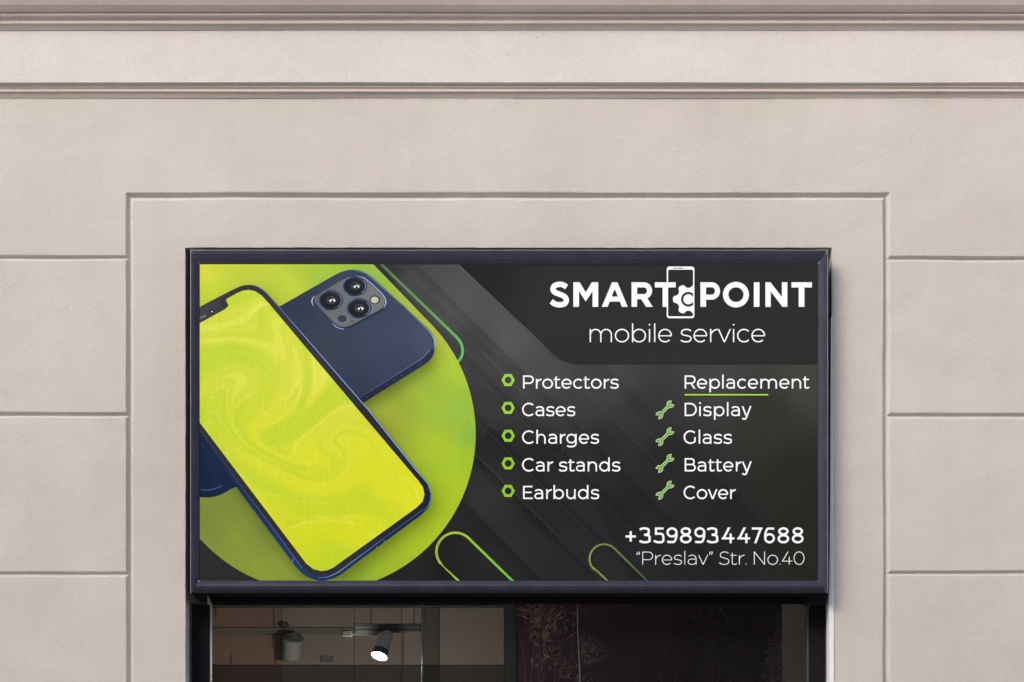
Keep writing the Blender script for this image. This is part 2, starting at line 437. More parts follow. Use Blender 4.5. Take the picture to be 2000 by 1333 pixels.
# track with the lit spotlight
M_GREY = simple('grey enamel', (0.26, 0.275, 0.28), 0.6, 0.2, var=0.05)
M_TRACK = simple('track enamel', (0.030, 0.033, 0.034), 0.8, 0.08, var=0.05)
M_DKGREY = simple('dark grey enamel', (0.055, 0.055, 0.058), 0.5, 0.4, var=0.05)
LD = -1.0
trk = empty('track_spotlight', P(740, 1225, LD), 'lit white spotlight on a short grey ceiling track inside the shop', 'spotlight')
a, b = P(694, 1236, LD), P(822, 1219, LD)
bm = bmesh.new(); box(bm, (a.x, -LD-0.025, a.z+0.018), (b.x, -LD+0.025, b.z), 0.003); box(bm, (a.x, -LD-0.015, a.z), (b.x, -LD+0.015, a.z+0.0155), 0.003)
bm_obj('track', bm, M_TRACK, trk)
for x in (a.x+0.07, b.x-0.03):
    bm = bmesh.new(); tube(bm, [(x, -LD, b.z-0.002), (x, -LD, 3.0)], 0.0022, 8); bm_obj('hanging_rod', bm, M_DKGREY, trk)
a, b = P(668, 1244, LD), P(688, 1232, LD)
bm = bmesh.new(); box(bm, (a.x, -LD-0.02, a.z), (b.x, -LD+0.02, b.z), 0.004)
c, d = P(688, 1240.5, LD), P(696, 1237, LD); box(bm, (c.x-0.004, -LD-0.008, c.z), (d.x, -LD+0.008, d.z), 0.001)
bm_obj('feed_box', bm, M_TRACK, trk)
c, d = P(696.5, 1241, LD), P(738, 1237.5, LD)
bm = bmesh.new(); box(bm, (c.x, -LD-0.006, c.z), (d.x, -LD+0.006, d.z), 0.001); bm_obj('conduit', bm, M_TRACK, trk)
top, bot = P(756, 1238, LD), P(741, 1281, LD+0.050)
ax = (bot - top).normalized()
bm = bmesh.new()
tube(bm, [top + Vector((0.0, 0, 0.012)), top + ax*0.004, top + ax*0.014, top + ax*0.045, bot - ax*0.030, bot - ax*0.008], [0.020, 0.028, 0.0295, 0.030, 0.033, 0.034], 28)
bm_obj('lamp_head', bm, simple('lamp head enamel', (0.55, 0.59, 0.60), 0.6, 0.2, var=0.04), trk, False)
bm = bmesh.new(); tube(bm, [bot - ax*0.030, bot - ax*0.006, bot + ax*0.003], [0.0342, 0.0362, 0.0370], 28); bm_obj('bezel', bm, M_DKGREY, trk)
bm = bmesh.new(); tube(bm, [bot + ax*0.0032, bot + ax*0.0045], [0.0300, 0.0290], 28)
bm_obj('lamp_lens', bm, simple('lit lamp lens', (0.9, 0.88, 0.82), 0.3, emit=((1.0, 0.95, 0.88), 3.5)), trk)
sl = bpy.data.lights.new('spotlight glow', 'POINT'); so = bpy.data.objects.new('spotlight_glow', sl); COL.objects.link(so)
so.parent = trk; so.location = bot + ax*0.035 - trk.location; sl.energy = 12.5; sl.color = (1, 0.9, 0.78); sl.shadow_soft_size = 0.035

# cylindrical wall lamp (unlit)
cyl = empty('cylinder_lamp', P(570, 1287, BD+0.1), 'unlit grey cylinder lamp with stepped cap on the panels left of the spotlight', 'lamp')
tp, bt = P(570, 1250, BD+0.1), P(570, 1287, BD+0.1)
tilt = Vector((0.01, -0.035, 0))
bm = bmesh.new(); tube(bm, [bt, bt + Vector((0, 0, 0.004)), tp + tilt], [0.046, 0.049, 0.050], 32); bm_obj('shade', bm, M_GREY, cyl)
bm = bmesh.new(); tube(bm, [tp + tilt + Vector((0, 0, 0.001)), tp + tilt + Vector((0, 0, 0.01)), tp + tilt + Vector((0, 0, 0.013))], [0.0535, 0.0535, 0.046], 32)
tube(bm, [tp + tilt + Vector((0, 0, 0.0135)), tp + tilt + Vector((0, 0, 0.030))], [0.040, 0.036], 32); bm_obj('cap', bm, M_DKGREY, cyl)
bm = bmesh.new(); tube(bm, [(bt.x, -BD-0.003, bt.z+0.05), (bt.x, -BD-0.06, bt.z+0.05)], 0.012, 12); bm_obj('bracket', bm, M_DKGREY, cyl)
sen = empty('ceiling_sensor', P(557, 1221, BD+0.08), 'tiny dark sensor on the panels above the cylinder lamp', 'sensor')
c = P(557, 1221, BD+0.08)
bm = bmesh.new(); tube(bm, [(c.x, -BD-0.022, c.z), (c.x, -BD-0.05, c.z), (c.x-0.004, -BD-0.075, c.z-0.002)], [0.014, 0.017, 0.010], 16); bm_obj('housing', bm, M_DKGREY, sen)

# modelled twigs imitate a tree mirrored in the glass; plus a frond
M_TWIG = simple('mirrored brown leaf', (0.125, 0.078, 0.060), 0.8, 0.1, var=0.6, nscale=9)
M_STEM = simple('mirrored twig stem', (0.075, 0.050, 0.035), 0.8, 0.2, var=0.3)
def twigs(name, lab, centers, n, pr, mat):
    root = empty(name, P(centers[0][0], 1500, pr), lab, 'dry twigs')  # these twigs stand in for a tree mirrored in the glass
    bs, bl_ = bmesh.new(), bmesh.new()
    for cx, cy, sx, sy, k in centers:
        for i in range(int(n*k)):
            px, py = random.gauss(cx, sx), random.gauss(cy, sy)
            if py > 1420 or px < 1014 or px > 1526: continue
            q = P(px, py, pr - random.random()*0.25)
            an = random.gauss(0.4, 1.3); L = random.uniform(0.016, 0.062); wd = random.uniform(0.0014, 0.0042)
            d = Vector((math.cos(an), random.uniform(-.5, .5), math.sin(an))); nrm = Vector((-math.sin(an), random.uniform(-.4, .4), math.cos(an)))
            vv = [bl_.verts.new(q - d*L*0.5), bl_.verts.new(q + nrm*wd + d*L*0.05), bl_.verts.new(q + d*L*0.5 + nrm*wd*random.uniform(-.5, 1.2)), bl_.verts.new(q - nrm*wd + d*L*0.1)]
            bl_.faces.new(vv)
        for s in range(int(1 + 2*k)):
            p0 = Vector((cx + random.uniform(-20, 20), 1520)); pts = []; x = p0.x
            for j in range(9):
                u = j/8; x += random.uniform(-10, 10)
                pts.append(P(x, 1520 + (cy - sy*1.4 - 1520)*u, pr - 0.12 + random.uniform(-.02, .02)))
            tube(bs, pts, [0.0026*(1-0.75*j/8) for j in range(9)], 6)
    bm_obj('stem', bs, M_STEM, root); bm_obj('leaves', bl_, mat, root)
twigs('reflected_twigs', 'cluster of brown twigs imitating a mirrored tree around the right hand cord',
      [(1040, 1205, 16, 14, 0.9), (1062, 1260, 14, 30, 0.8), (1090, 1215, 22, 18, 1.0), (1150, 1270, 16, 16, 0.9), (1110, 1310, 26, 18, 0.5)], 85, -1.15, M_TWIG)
twigs('reflected_twigs', 'faint sparse twigs imitating the mirrored tree in the middle of the dark window area',
      [(1400, 1210, 30, 16, 0.6), (1300, 1250, 60, 40, 0.5), (1420, 1260, 18, 20, 0.4)], 60, -1.45, simple('mirrored dark leaf', (0.06, 0.038, 0.034), 0.8, 0.2, var=0.4, nscale=9))
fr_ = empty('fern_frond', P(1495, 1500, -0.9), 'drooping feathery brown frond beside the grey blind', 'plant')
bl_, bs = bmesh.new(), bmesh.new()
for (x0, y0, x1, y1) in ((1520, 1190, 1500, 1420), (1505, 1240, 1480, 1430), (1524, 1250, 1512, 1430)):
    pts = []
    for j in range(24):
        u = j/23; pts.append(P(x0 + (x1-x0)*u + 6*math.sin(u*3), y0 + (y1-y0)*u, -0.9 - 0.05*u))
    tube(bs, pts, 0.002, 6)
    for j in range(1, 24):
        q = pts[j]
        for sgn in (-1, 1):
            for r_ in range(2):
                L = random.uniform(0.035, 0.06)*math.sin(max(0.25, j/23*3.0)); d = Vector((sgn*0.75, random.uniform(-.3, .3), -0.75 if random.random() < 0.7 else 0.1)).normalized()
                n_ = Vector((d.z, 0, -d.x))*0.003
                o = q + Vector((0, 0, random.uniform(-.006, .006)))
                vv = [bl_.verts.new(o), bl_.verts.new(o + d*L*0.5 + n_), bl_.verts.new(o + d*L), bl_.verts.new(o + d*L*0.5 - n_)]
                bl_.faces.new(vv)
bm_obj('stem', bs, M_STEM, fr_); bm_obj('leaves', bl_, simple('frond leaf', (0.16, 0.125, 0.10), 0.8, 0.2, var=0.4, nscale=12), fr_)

# ------------------------------------------------------------------ the sign
SP = 0.070                                    # printed face stands 30 mm in front of the wall
FP = 0.086                                    # front lip of the frame
sign = empty('shop_sign', P(995, 1160, SP), 'large black and lime green phone shop sign in a navy metal frame above the window', 'sign')

M_NAVY = simple('navy powder coat', (0.0265, 0.0275, 0.047), 0.55, 0.28, var=0.22, nscale=18, bump=0.12)
M_LIP = simple('worn bare frame edge', (0.34, 0.33, 0.35), 0.4, 0.5, metal=0.4, var=0.2, nscale=40)
FL, FR_, FT, FB = 373.0, 1616.0, 490.5, 1160.0       # outer rectangle of the frame
IL, IR, IT, IB = 389.8, 1597.5, 516.5, 1134.5        # inner (sight) rectangle

def rail(side):
    """mitred rail: worn lip, sloping inner face, outer return back into the opening"""
    # stations from the sight edge (u=0) to outside (u=1): (u, proud)
    if side == 'B':
        st = [(0.0, SP-0.004), (0.0, SP+0.002), (0.04, SP+0.004), (0.25, FP-0.004), (0.45, FP), (0.65, FP-0.004), (0.82, FP-0.014), (0.94, FP-0.028), (1.0, FP-0.045), (1.0, -0.085)]
    elif side == 'T':
        st = [(0.0, SP-0.004), (0.0, SP+0.001), (0.05, SP+0.003), (0.35, SP+0.009), (0.7, SP+0.013), (0.93, FP-0.002), (0.955, FP), (0.985, FP), (1.0, FP-0.002), (1.0, -0.085)]
    else:
        st = [(0.0, SP-0.004), (0.0, SP+0.002), (0.05, SP+0.004), (0.5, SP+0.011), (0.88, FP-0.002), (0.92, FP), (0.975, FP), (1.0, FP-0.002), (1.0, -0.085)]
    bm = bmesh.new(); A, B = [], []
    NS = 40
    rows = []
    for u, pr in st:
        l, r, t_, b_ = IL + (FL-IL)*u, IR + (FR_-IR)*u, IT + (FT-IT)*u, IB + (FB-IB)*u
        e = {'L': ((l, t_), (l, b_)), 'R': ((r, b_), (r, t_)), 'T': ((r, t_), (l, t_)), 'B': ((l, b_), (r, b_))}[side]
        # pixel positions are taken on the sign-face plane so the rails keep one true size
        p0, p1 = P(*e[0], SP), P(*e[1], SP)
        p0.y = p1.y = -pr
        row = []
        for k in range(NS+1):
            v = p0.lerp(p1, k/NS)
            v.y += wob(v.x*1.3, v.z*1.3, 1.6, 0.0006, u*2)
            row.append(bm.verts.new(v))
        rows.append(row)
    for i in range(len(rows)-1):
        for k in range(NS):
            f = bm.faces.new((rows[i][k], rows[i][k+1], rows[i+1][k+1], rows[i+1][k]))
            if side == 'B' and i >= len(rows)-3: f.material_index = 2
            if side != 'B' and st[i][0] >= 0.92 and st[i+1][0] <= 1.0 and st[i+1][1] > 0: f.material_index = 1
    bm.normal_update()
    me = bpy.data.meshes.new('frame_rail'); bm.to_mesh(me); bm.free()
    return link('frame_rail', me, [M_NAVY, M_LIP, M_MATT], sign)
for s in 'TBLR': rail(s)
# mitre joints: fine worn seams at the four corners
for (a, b, pa, pb) in (((IL, IB), (FL, FB), SP+0.0035, FP-0.03), ((IR, IB), (FR_, FB), SP+0.0035, FP-0.03), ((IL, IT), (FL, FT), SP+0.0025, FP), ((IR, IT), (FR_, FT), SP+0.0025, FP)):
    pts = []
    for u in (0, .25, .5, .75, 1.0):
        q = P(a[0] + (b[0]-a[0])*u, a[1] + (b[1]-a[1])*u, SP)
        q.y = -(pa + (max(FP-0.004, pb) - pa)*u if pb > 0.02 else pa + (FP - 0.004 - pa)*min(1, u*2.2))
        if pb < 0.02 and u > 0.5: q.y = -(FP - (u-0.5)*0.06)
        pts.append(q)
    bm = bmesh.new(); tube(bm, pts, 0.0011, 6); bm_obj('mitre_seam', bm, M_LIP, sign)
# housing behind the face and the two corner brackets
bm = bmesh.new()
a, b = P(FL+3, FB-4, SP), P(FR_-3, FT+3, SP)
box(bm, (a.x, -SP+0.010, a.z), (b.x, 0.088, b.z))
bm_obj('housing', bm, M_MATT, sign)
for x0, x1 in ((372, 407), (1577, 1613)):
    a, b = P(x0, 1180, -0.02), P(x1, 1159, -0.02)
    bm = bmesh.new(); box(bm, (a.x, -0.004, a.z), (b.x, 0.097, b.z), 0.003); bm_obj('bracket', bm, M_BLACK, sign)

# ------------------------------------------------------------------ printed artwork
def inside(poly, pts):
    x, y = pts[:, 0], pts[:, 1]; r = np.zeros(len(pts), bool); n = len(poly)
    for i in range(n):
        (x0, y0), (x1, y1) = poly[i], poly[(i+1) % n]
        if y0 == y1: continue
        c = ((y0 > y) != (y1 > y)) & (x < (x1-x0)*(y-y0)/(y1-y0) + x0)
        r ^= c
    return r

def pdist(poly, pts, closed=True):
    d = np.full(len(pts), 1e9); n = len(poly)
    for i in range(n if closed else n-1):
        a = np.array(poly[i], float); b = np.array(poly[(i+1) % n], float)
        ab = b - a; L = ab @ ab
        if L == 0: continue
        u = np.clip(((pts - a) @ ab)/L, 0, 1)
        q = a + u[:, None]*ab
        d = np.minimum(d, np.hypot(*(pts - q).T))
    return d

def flat2d(polys, holes=(), g=None):
    """union of 2-D polygons (photo px, y down) triangulated; g adds inner points every g px"""
    V, E = [], []
    for p in list(polys) + list(holes):
        k = len(V); V += [Vector((x, -y)) for x, y in p]
        E += [(k+i, k+(i+1) % len(p)) for i in range(len(p))]
    if g:
        xs = [v.x for v in V]; ys = [v.y for v in V]
        gx = np.arange(min(xs)+g*0.5, max(xs), g); gy = np.arange(min(ys)+g*0.5, max(ys), g)
        for j, y in enumerate(gy):
            for x in gx: V.append(Vector((x + (g*0.25 if j % 2 else -g*0.25), y)))
    r = geometry.delaunay_2d_cdt(V, E, [], 0, 1e-4)
    pts = np.array([(v.x, -v.y) for v in r[0]]); tri = [tuple(f) for f in r[2]]
    cen = pts[np.array(tri)].mean(1); keep = np.zeros(len(tri), bool)
    for p in polys:
        q = np.array(p); lo, hi = q.min(0), q.max(0)
        m = np.nonzero(((cen >= lo) & (cen <= hi)).all(1) & ~keep)[0]
        if len(m): keep[m[inside(p, cen[m])]] = True
    for h in holes: keep &= ~inside(h, cen)
    tri = [f for f, k in zip(tri, keep) if k]
    used = sorted({i for f in tri for i in f}); mp = {u: i for i, u in enumerate(used)}
    return pts[used], [tuple(mp[i] for i in f) for f in tri]

def clip_panel(poly):
    """Sutherland-Hodgman against the sight rectangle"""
    for ax, lim, sg in ((0, IL+0.2, 1), (0, IR-0.2, -1), (1, IT+0.2, 1), (1, IB-0.2, -1)):
        out = []
        for i in range(len(poly)):
            a, b = poly[i-1], poly[i]
            ia, ib = (a[ax]-lim)*sg >= 0, (b[ax]-lim)*sg >= 0
            if ia != ib:
                t_ = (lim-a[ax])/(b[ax]-a[ax]); out.append((a[0]+(b[0]-a[0])*t_, a[1]+(b[1]-a[1])*t_))
            if ib: out.append(b)
        poly = out
        if not poly: return []
    return poly

LAYER = 0.00025
def art(name, polys, color, layer, parent, mat=None, holes=(), g=None, clip=True):
    if clip: polys = [q for q in (clip_panel(p) for p in polys) if len(q) > 2]
    pts, tri = flat2d(polys, holes, g)
    pr = SP + LAYER*layer
    me = bpy.data.meshes.new(name)
    me.from_pydata([P(x, y, pr) for x, y in pts], [], tri)
    c = np.array(color(pts) if callable(color) else np.tile(np.array(lin(color)), (len(pts), 1)))
    lum = c @ np.array((0.3, 0.6, 0.1))
    c = np.minimum(c*(0.86 + 0.24*np.clip(lum/0.22, 0, 1))[:, None], 0.9)
    at = me.color_attributes.new('Col', 'FLOAT_COLOR', 'POINT')
    at.data.foreach_set('color', np.hstack([c, np.ones((len(c), 1))]).astype(np.float32).ravel())
    return link(name, me, mat or M_PRINT, parent)

def anchors(lst, power=3.0):
    A = np.array([a[:2] for a in lst], float); C = np.array([lin(a[2]) for a in lst])
    def f(pts):
        d = np.hypot(pts[:, None, 0]-A[None, :, 0], pts[:, None, 1]-A[None, :, 1]) + 12
        w = d**-power; w /= w.sum(1, keepdims=True); return w @ C
    return f

def arc(cx, cy, rx, ry, a0, a1, n=20):
    return [(cx + rx*math.cos(math.radians(a0 + (a1-a0)*i/n)), cy + ry*math.sin(math.radians(a0 + (a1-a0)*i/n))) for i in range(n+1)]

def stroke(pts, w):
    """polyline -> quads of width w (w may be a list)"""
    keep = [0] + [i for i in range(1, len(pts)) if math.hypot(pts[i][0]-pts[i-1][0], pts[i][1]-pts[i-1][1]) > 1e-6]
    if isinstance(w, (list, tuple)): w = [w[i] for i in keep]
    P_ = [np.array(pts[i], float) for i in keep]; L, R = [], []; n = len(P_)
    closed = np.hypot(*(P_[0]-P_[-1])) < 1e-6
    for i in range(n):
        ww = (w[i] if isinstance(w, (list, tuple)) else w)/2
        a = P_[i-1] if i > 0 else (P_[-2] if closed else None)
        b = P_[i+1] if i < n-1 else (P_[1] if closed else None)
        d1 = (P_[i]-a) if a is not None else None; d2 = (b-P_[i]) if b is not None else None
        if d1 is None: d1 = d2
        if d2 is None: d2 = d1
        d1 = d1/np.hypot(*d1); d2 = d2/np.hypot(*d2)
        n1 = np.array((-d1[1], d1[0])); n2 = np.array((-d2[1], d2[0]))
        m = n1 + n2; m = m/max(1e-6, np.hypot(*m)); k = min(2.0, 1/max(0.3, m @ n1))
        L.append(P_[i] + m*ww*k); R.append(P_[i] - m*ww*k)
    return [[tuple(L[i]), tuple(L[i+1]), tuple(R[i+1]), tuple(R[i])] for i in range(n-1)]

def crom(pts, n=8):
    """Catmull-Rom through points"""
    out = []; Q = [np.array(p, float) for p in pts]
    Q = [2*Q[0]-Q[1]] + Q + [2*Q[-1]-Q[-2]]
    for i in range(1, len(Q)-2):
        for k in range(n):
            t_ = k/n
            out.append(tuple(0.5*((2*Q[i]) + (-Q[i-1]+Q[i+1])*t_ + (2*Q[i-1]-5*Q[i]+4*Q[i+1]-Q[i+2])*t_**2 + (-Q[i-1]+3*Q[i]-3*Q[i+1]+Q[i+2])*t_**3)))
    out.append(tuple(Q[-2])); return out

_G = np.random.RandomState(11); _perm = _G.permutation(512); _ang = _G.rand(512)*2*math.pi
def perlin(x, y):
    xi, yi = np.floor(x).astype(int), np.floor(y).astype(int); xf, yf = x-xi, y-yi
    def gr(i, j):
        h = _perm[(_perm[i % 512] + j) % 512]; a = _ang[h]; return np.cos(a), np.sin(a)
    u, v = xf**3*(xf*(xf*6-15)+10), yf**3*(yf*(yf*6-15)+10); o = 0
    for i, j, wu, wv in ((0, 0, 1-u, 1-v), (1, 0, u, 1-v), (0, 1, 1-u, v), (1, 1, u, v)):
        gx_, gy_ = gr(xi+i, yi+j); o = o + wu*wv*(gx_*(xf-i) + gy_*(yf-j))
    return o*1.5
def marbling(pts, vort, dirn, L, W_, warp=70, seed=0.0):
    """ink pulled through several swirls: returns a stripe value in about -1..1 and a fine streak value"""
    p = pts.astype(float).copy()
    for cx, cy, R_, ang in vort:
        d = p - np.array((cx, cy)); r = np.hypot(d[:, 0], d[:, 1]); a = ang*np.exp(-(r/R_)**2)
        ca, sa = np.cos(a), np.sin(a)
        p = np.stack([cx + d[:, 0]*ca - d[:, 1]*sa, cy + d[:, 0]*sa + d[:, 1]*ca], 1)
    wx = perlin(p[:, 0]/210+seed, p[:, 1]/210+3.1); wy = perlin(p[:, 0]/210+9.2, p[:, 1]/210+seed+5.7)
    p = p + np.stack([wx, wy], 1)*warp
    c, s_ = math.cos(dirn), math.sin(dirn)
    u, v = p[:, 0]*c + p[:, 1]*s_, -p[:, 0]*s_ + p[:, 1]*c
    return perlin(u/L+seed, v/W_+1.7) + 0.35*perlin(u/L*1.7+4, v/W_*2.3+seed), perlin(u/L*1.5+7, v/W_*4.5+2.2)
def sstep(x, a, b):
    t_ = np.clip((x-a)/(b-a), 0, 1); return t_*t_*(3-2*t_)

# --- panel ground: charcoal sheet with soft tone changes that belong to the print
dark_anchor = anchors([(800, 560, (70, 70, 70)), (900, 600, (76, 76, 76)), (760, 530, (52, 52, 52)), (990, 660, (78, 78, 78)), (930, 680, (64, 64, 64)), (1050, 740, (70, 70, 70)),
                       (1200, 740, (68, 68, 68)), (1400, 740, (66, 67, 64)), (1580, 740, (66, 68, 60)), (960, 800, (56, 56, 56)), (1100, 800, (60, 60, 60)), (1260, 800, (54, 54, 54)),
                       (1500, 820, (50, 51, 46)), (960, 870, (38, 38, 38)), (1060, 890, (36, 36, 36)), (1180, 880, (44, 44, 44)), (1300, 900, (40, 40, 40)), (1560, 930, (40, 41, 35)),
                       (950, 960, (44, 44, 44)), (1060, 1000, (34, 34, 34)), (1200, 1000, (36, 36, 36)), (1400, 1010, (38, 38, 38)), (1580, 1060, (38, 40, 32)), (1000, 1090, (40, 40, 40)),
                       (880, 1110, (26, 27, 27)), (1100, 1110, (36, 36, 36)), (1400, 1120, (36, 36, 36)), (420, 1110, (44, 46, 42)), (800, 1110, (34, 36, 34)), (850, 1040, (36, 37, 36))], 3.5)
def dark(pts):
    c = dark_anchor(pts).copy()
    # overlapping 45-degree sheets: each has a crisp edge and fades across its width
    s = pts[:, 0] - pts[:, 1]
    for e, wd, k in ((300, 60, -0.30), (128, 50, -0.36), (41, 45, -0.45), (-72, 55, -0.40), (470, 90, -0.18), (220, 40, -0.25)):
        u = (e - s)/wd
        m = np.where((u > 0) & (u < 1), (1-u)**2, 0.0)*sstep(u*wd, 0, 5)
        c *= (1 + k*m)[:, None]
    return c
panel = art('printed_panel', [[(IL-0.5, IT-0.5), (IR+0.5, IT-0.5), (IR+0.5, IB+0.5), (IL-0.5, IB+0.5)]], dark, 0, sign, g=4, clip=False)

def add(name, polys, color, layer, **k): return art(name, polys, color, layer, parent=panel, **k)
def add_each(name, pieces, color, layer):
    for p in pieces: add(name, p, color, layer)

# diagonal sheets' hairline edges and the darker header field
hl = []
for (x0, y0, x1, y1, w) in ((940, 686, 1060, 808, 0.7), (928, 887, 1176, 1135, 0.9), (1085, 706, 1320, 941, 0.6), (1138, 713, 1290, 865, 0.6), (940, 742, 1330, 1132, 0.5),
                            (960, 850, 1230, 1120, 0.5), (875, 1035, 990, 1135, 0.6), (780, 545, 925, 700, 0.5), (762, 517, 900, 655, 0.45), (1230, 735, 1340, 845, 0.4)):
    hl += stroke([(x0, y0), (x1, y1)], w)
hl += stroke(arc(1160, 897, 63, 63, 130, 322, 30), 0.6)
hl += stroke(crom([(1041, 812), (1030, 818), (1018, 812), (990, 786)], 5), 0.5)
hl += stroke(arc(958, 846, 14, 14, 150, 330, 16) , 0.5)
add('sheet_edges', hl, anchors([(940, 686, (98, 98, 98)), (1100, 730, (92, 92, 92)), (1160, 860, (62, 62, 62)), (1050, 1010, (76, 76, 76)), (1200, 1100, (44, 44, 44)), (900, 1060, (70, 70, 70)), (800, 560, (62, 62, 62)), (1300, 800, (70, 70, 68))]), 1)
# diagonal bands with a crisp edge (slightly different charcoal)
add('diagonal_band', [[(770, 516), (894, 516), (1084, 702), (1130, 716), (1164, 784), (1230, 850), (1150, 850)]],
    lambda p: dark(p)*(1.16 - 0.16*sstep(p[:, 1], 690, 845))[:, None], 0.5, g=4)
add('diagonal_band', [[(1010, 842), (1176, 1008), (1230, 1135), (1060, 1135), (912, 985), (928, 890)]],
    lambda p: dark(p)*(1 + 0.22*sstep(p[:, 1], 880, 980))[:, None], 0.5, g=4)
add('header_field', [[(894.5, 515), (IR, 515), (IR, 712.5), (1136, 712.5)] + [(1084 + 52 - 52*math.sin(a), 0) for a in ()] + [(1118, 711.5), (1104, 708), (1092, 702), (1080, 692), (1060, 672.5)]],
    anchors([(920, 530, (36, 36, 36)), (1100, 600, (48, 48, 48)), (1300, 690, (47, 47, 47)), (1580, 600, (46, 46, 46)), (1500, 530, (44, 44, 44)), (1130, 700, (46, 46, 46))]), 1.4, g=14)
add('sheet_edges', stroke([(894, 516), (1062, 675)], 0.8), (104, 104, 104), 1.6)

# --- green outlines (capsules)
add('capsule_outline', stroke([(744, 516), (890, 657)] + crom([(890, 657), (900, 670), (903.5, 685), (901, 698), (893, 709)], 6)[1:], 5),
    anchors([(745, 518, (92, 112, 86)), (800, 570, (96, 132, 92)), (850, 620, (96, 152, 88)), (903, 690, (98, 178, 82))]), 2)
add('capsule_field', [[(897, 1136), (866, 1105)] + arc(889, 1078, 36, 36, 135, 315, 24) + [(975, 1110), (1000, 1136)]], anchors([(880, 1080, (30, 31, 30)), (960, 1130, (24, 25, 24)), (960, 1090, (50, 50, 50))]), 1.8)
add('capsule_outline', stroke([(899, 1138)] + [(863, 1104)] + arc(889.5, 1078, 37, 37, 135, 315, 28) + [(1004, 1138)], 4.6),
    anchors([(852, 1078, (158, 172, 66)), (890, 1041, (152, 186, 54)), (895, 1135, (150, 190, 50)), (950, 1085, (120, 196, 52)), (1000, 1135, (104, 186, 62))]), 2)
add('capsule_outline', stroke([(1190, 1138), (1160, 1110)] + arc(1180, 1092, 28.5, 28.5, 135, 315, 26) + [(1267, 1138)], 3.4),
    anchors([(1151, 1090, (138, 150, 72)), (1180, 1063, (110, 132, 62)), (1190, 1136, (122, 140, 66)), (1220, 1095, (84, 108, 66)), (1265, 1136, (66, 92, 64))]), 2)

# --- green disc
FRONT = [(385, 602.5), (450, 568.5), (471, 558.5), (489, 556), (505, 560), (519, 570), (546, 600), (720, 800), (813, 917), (836, 944), (843, 965), (840.5, 985), (829, 1001), (660, 1126), (639, 1133.8), (618, 1134), (597, 1126), (581, 1112), (385, 849)]
BACK = [(500, 625), (660, 534), (675, 528.5), (693, 526.5), (712, 531), (729, 543), (840, 646), (848, 658), (850.7, 672), (847, 695), (836, 708), (690, 800), (600, 720)]
green_anchor = anchors([(400, 530, (206, 214, 66)), (500, 530, (190, 206, 66)), (640, 525, (160, 194, 66)), (720, 535, (150, 190, 72)), (560, 570, (188, 206, 62)), (420, 570, (190, 208, 60)), (800, 610, (166, 188, 72)),
                        (850, 650, (178, 190, 66)), (890, 720, (170, 198, 58)), (900, 800, (152, 190, 66)), (925, 850, (144, 186, 66)), (850, 780, (158, 188, 62)), (900, 900, (164, 196, 44)), (860, 1000, (172, 200, 38)),
                        (780, 800, (152, 172, 58)), (760, 830, (156, 170, 54)), (850, 880, (170, 196, 50)), (870, 960, (172, 200, 40)), (820, 1060, (172, 198, 40)), (740, 1120, (160, 188, 44)), (690, 1130, (150, 178, 46)),
                        (500, 1050, (130, 146, 58)), (420, 1000, (124, 140, 58)), (400, 1040, (128, 144, 62)), (520, 1120, (138, 156, 56)), (460, 1080, (134, 152, 56))], 3.2)
def green(pts):
    c = green_anchor(pts).copy()
    # printed drop shadow of the two phones in the artwork
    sh = np.array([(x + 10, y + 16) for x, y in FRONT]); sb = np.array([(x + 4, y + 18) for x, y in BACK])
    k = np.zeros(len(pts))
    for poly, sig, st in ((sh, 24, 0.60), (sb, 20, 0.60)):
        d = pdist(poly, pts); d = np.where(inside(poly, pts), -d, d)
        k = np.maximum(k, st/(1 + np.exp(np.clip(d/sig*2.6, -30, 30))))
    c *= 0.86
    m, f = marbling(pts, [(850, 800, 120, 0.8)], 0.85, 420, 46, 40, 2.0)
    c = c*(1 + 0.04*m + 0.02*f)[:, None]
    a = (0.22*sstep(m, 0.05, 0.6))[:, None]; c = c*(1-a) + a*c*np.array((1.15, 1.03, 0.9))
    return c*(1 - k)[:, None] + np.array(lin((52, 62, 40)))*0.12*k[:, None]
disc_poly = [(IL, IT), (729, IT), (841, 632.5)] + arc(621, 848, 308, 308, -44.4, 137.5, 90) + [(IL, 1054)]
add('green_disc', [disc_poly], green, 2.6, g=4)

# --- phones in the artwork
def inset(poly, d):
    n = len(poly); out = []
    A = sum(poly[i][0]*poly[(i+1) % n][1] - poly[(i+1) % n][0]*poly[i][1] for i in range(n)); sg = 1 if A > 0 else -1
    for i in range(n):
        a, b, c = np.array(poly[i-1], float), np.array(poly[i], float), np.array(poly[(i+1) % n], float)
        d1, d2 = (b-a)/np.hypot(*(b-a)), (c-b)/np.hypot(*(c-b))
        n1, n2 = np.array((-d1[1], d1[0]))*sg, np.array((-d2[1], d2[0]))*sg
        m = n1+n2; m /= np.hypot(*m); out.append(tuple(b + m*d/max(0.4, m @ n1)))
    return out
def rnd(poly, it=2):
    """Chaikin corner smoothing that keeps long straights"""
    for _ in range(it):
        o = []
        for i in range(len(poly)):
            a, b = np.array(poly[i], float), np.array(poly[(i+1) % len(poly)], float); L = np.hypot(*(b-a)); q = min(0.25, 5/L)
            o += [tuple(a + (b-a)*q), tuple(b - (b-a)*q)]
        poly = o
    return poly

# lower left corner of a third phone
T3 = [(380, 840), (470, 950), (455, 953), (443, 961), (426, 969), (408, 972.5), (380, 971)]
add('small_phone_corner', [rnd(T3)], anchors([(395, 870, (22, 44, 72)), (430, 930, (32, 52, 78)), (400, 968, (20, 30, 62)), (455, 950, (22, 34, 70))]), 3)
add('small_phone_rim', stroke(crom([(392, 957), (408, 957.5), (422, 954), (433, 949)], 6), [0.5]*18 + [0.5]), (120, 150, 190), 3.3)
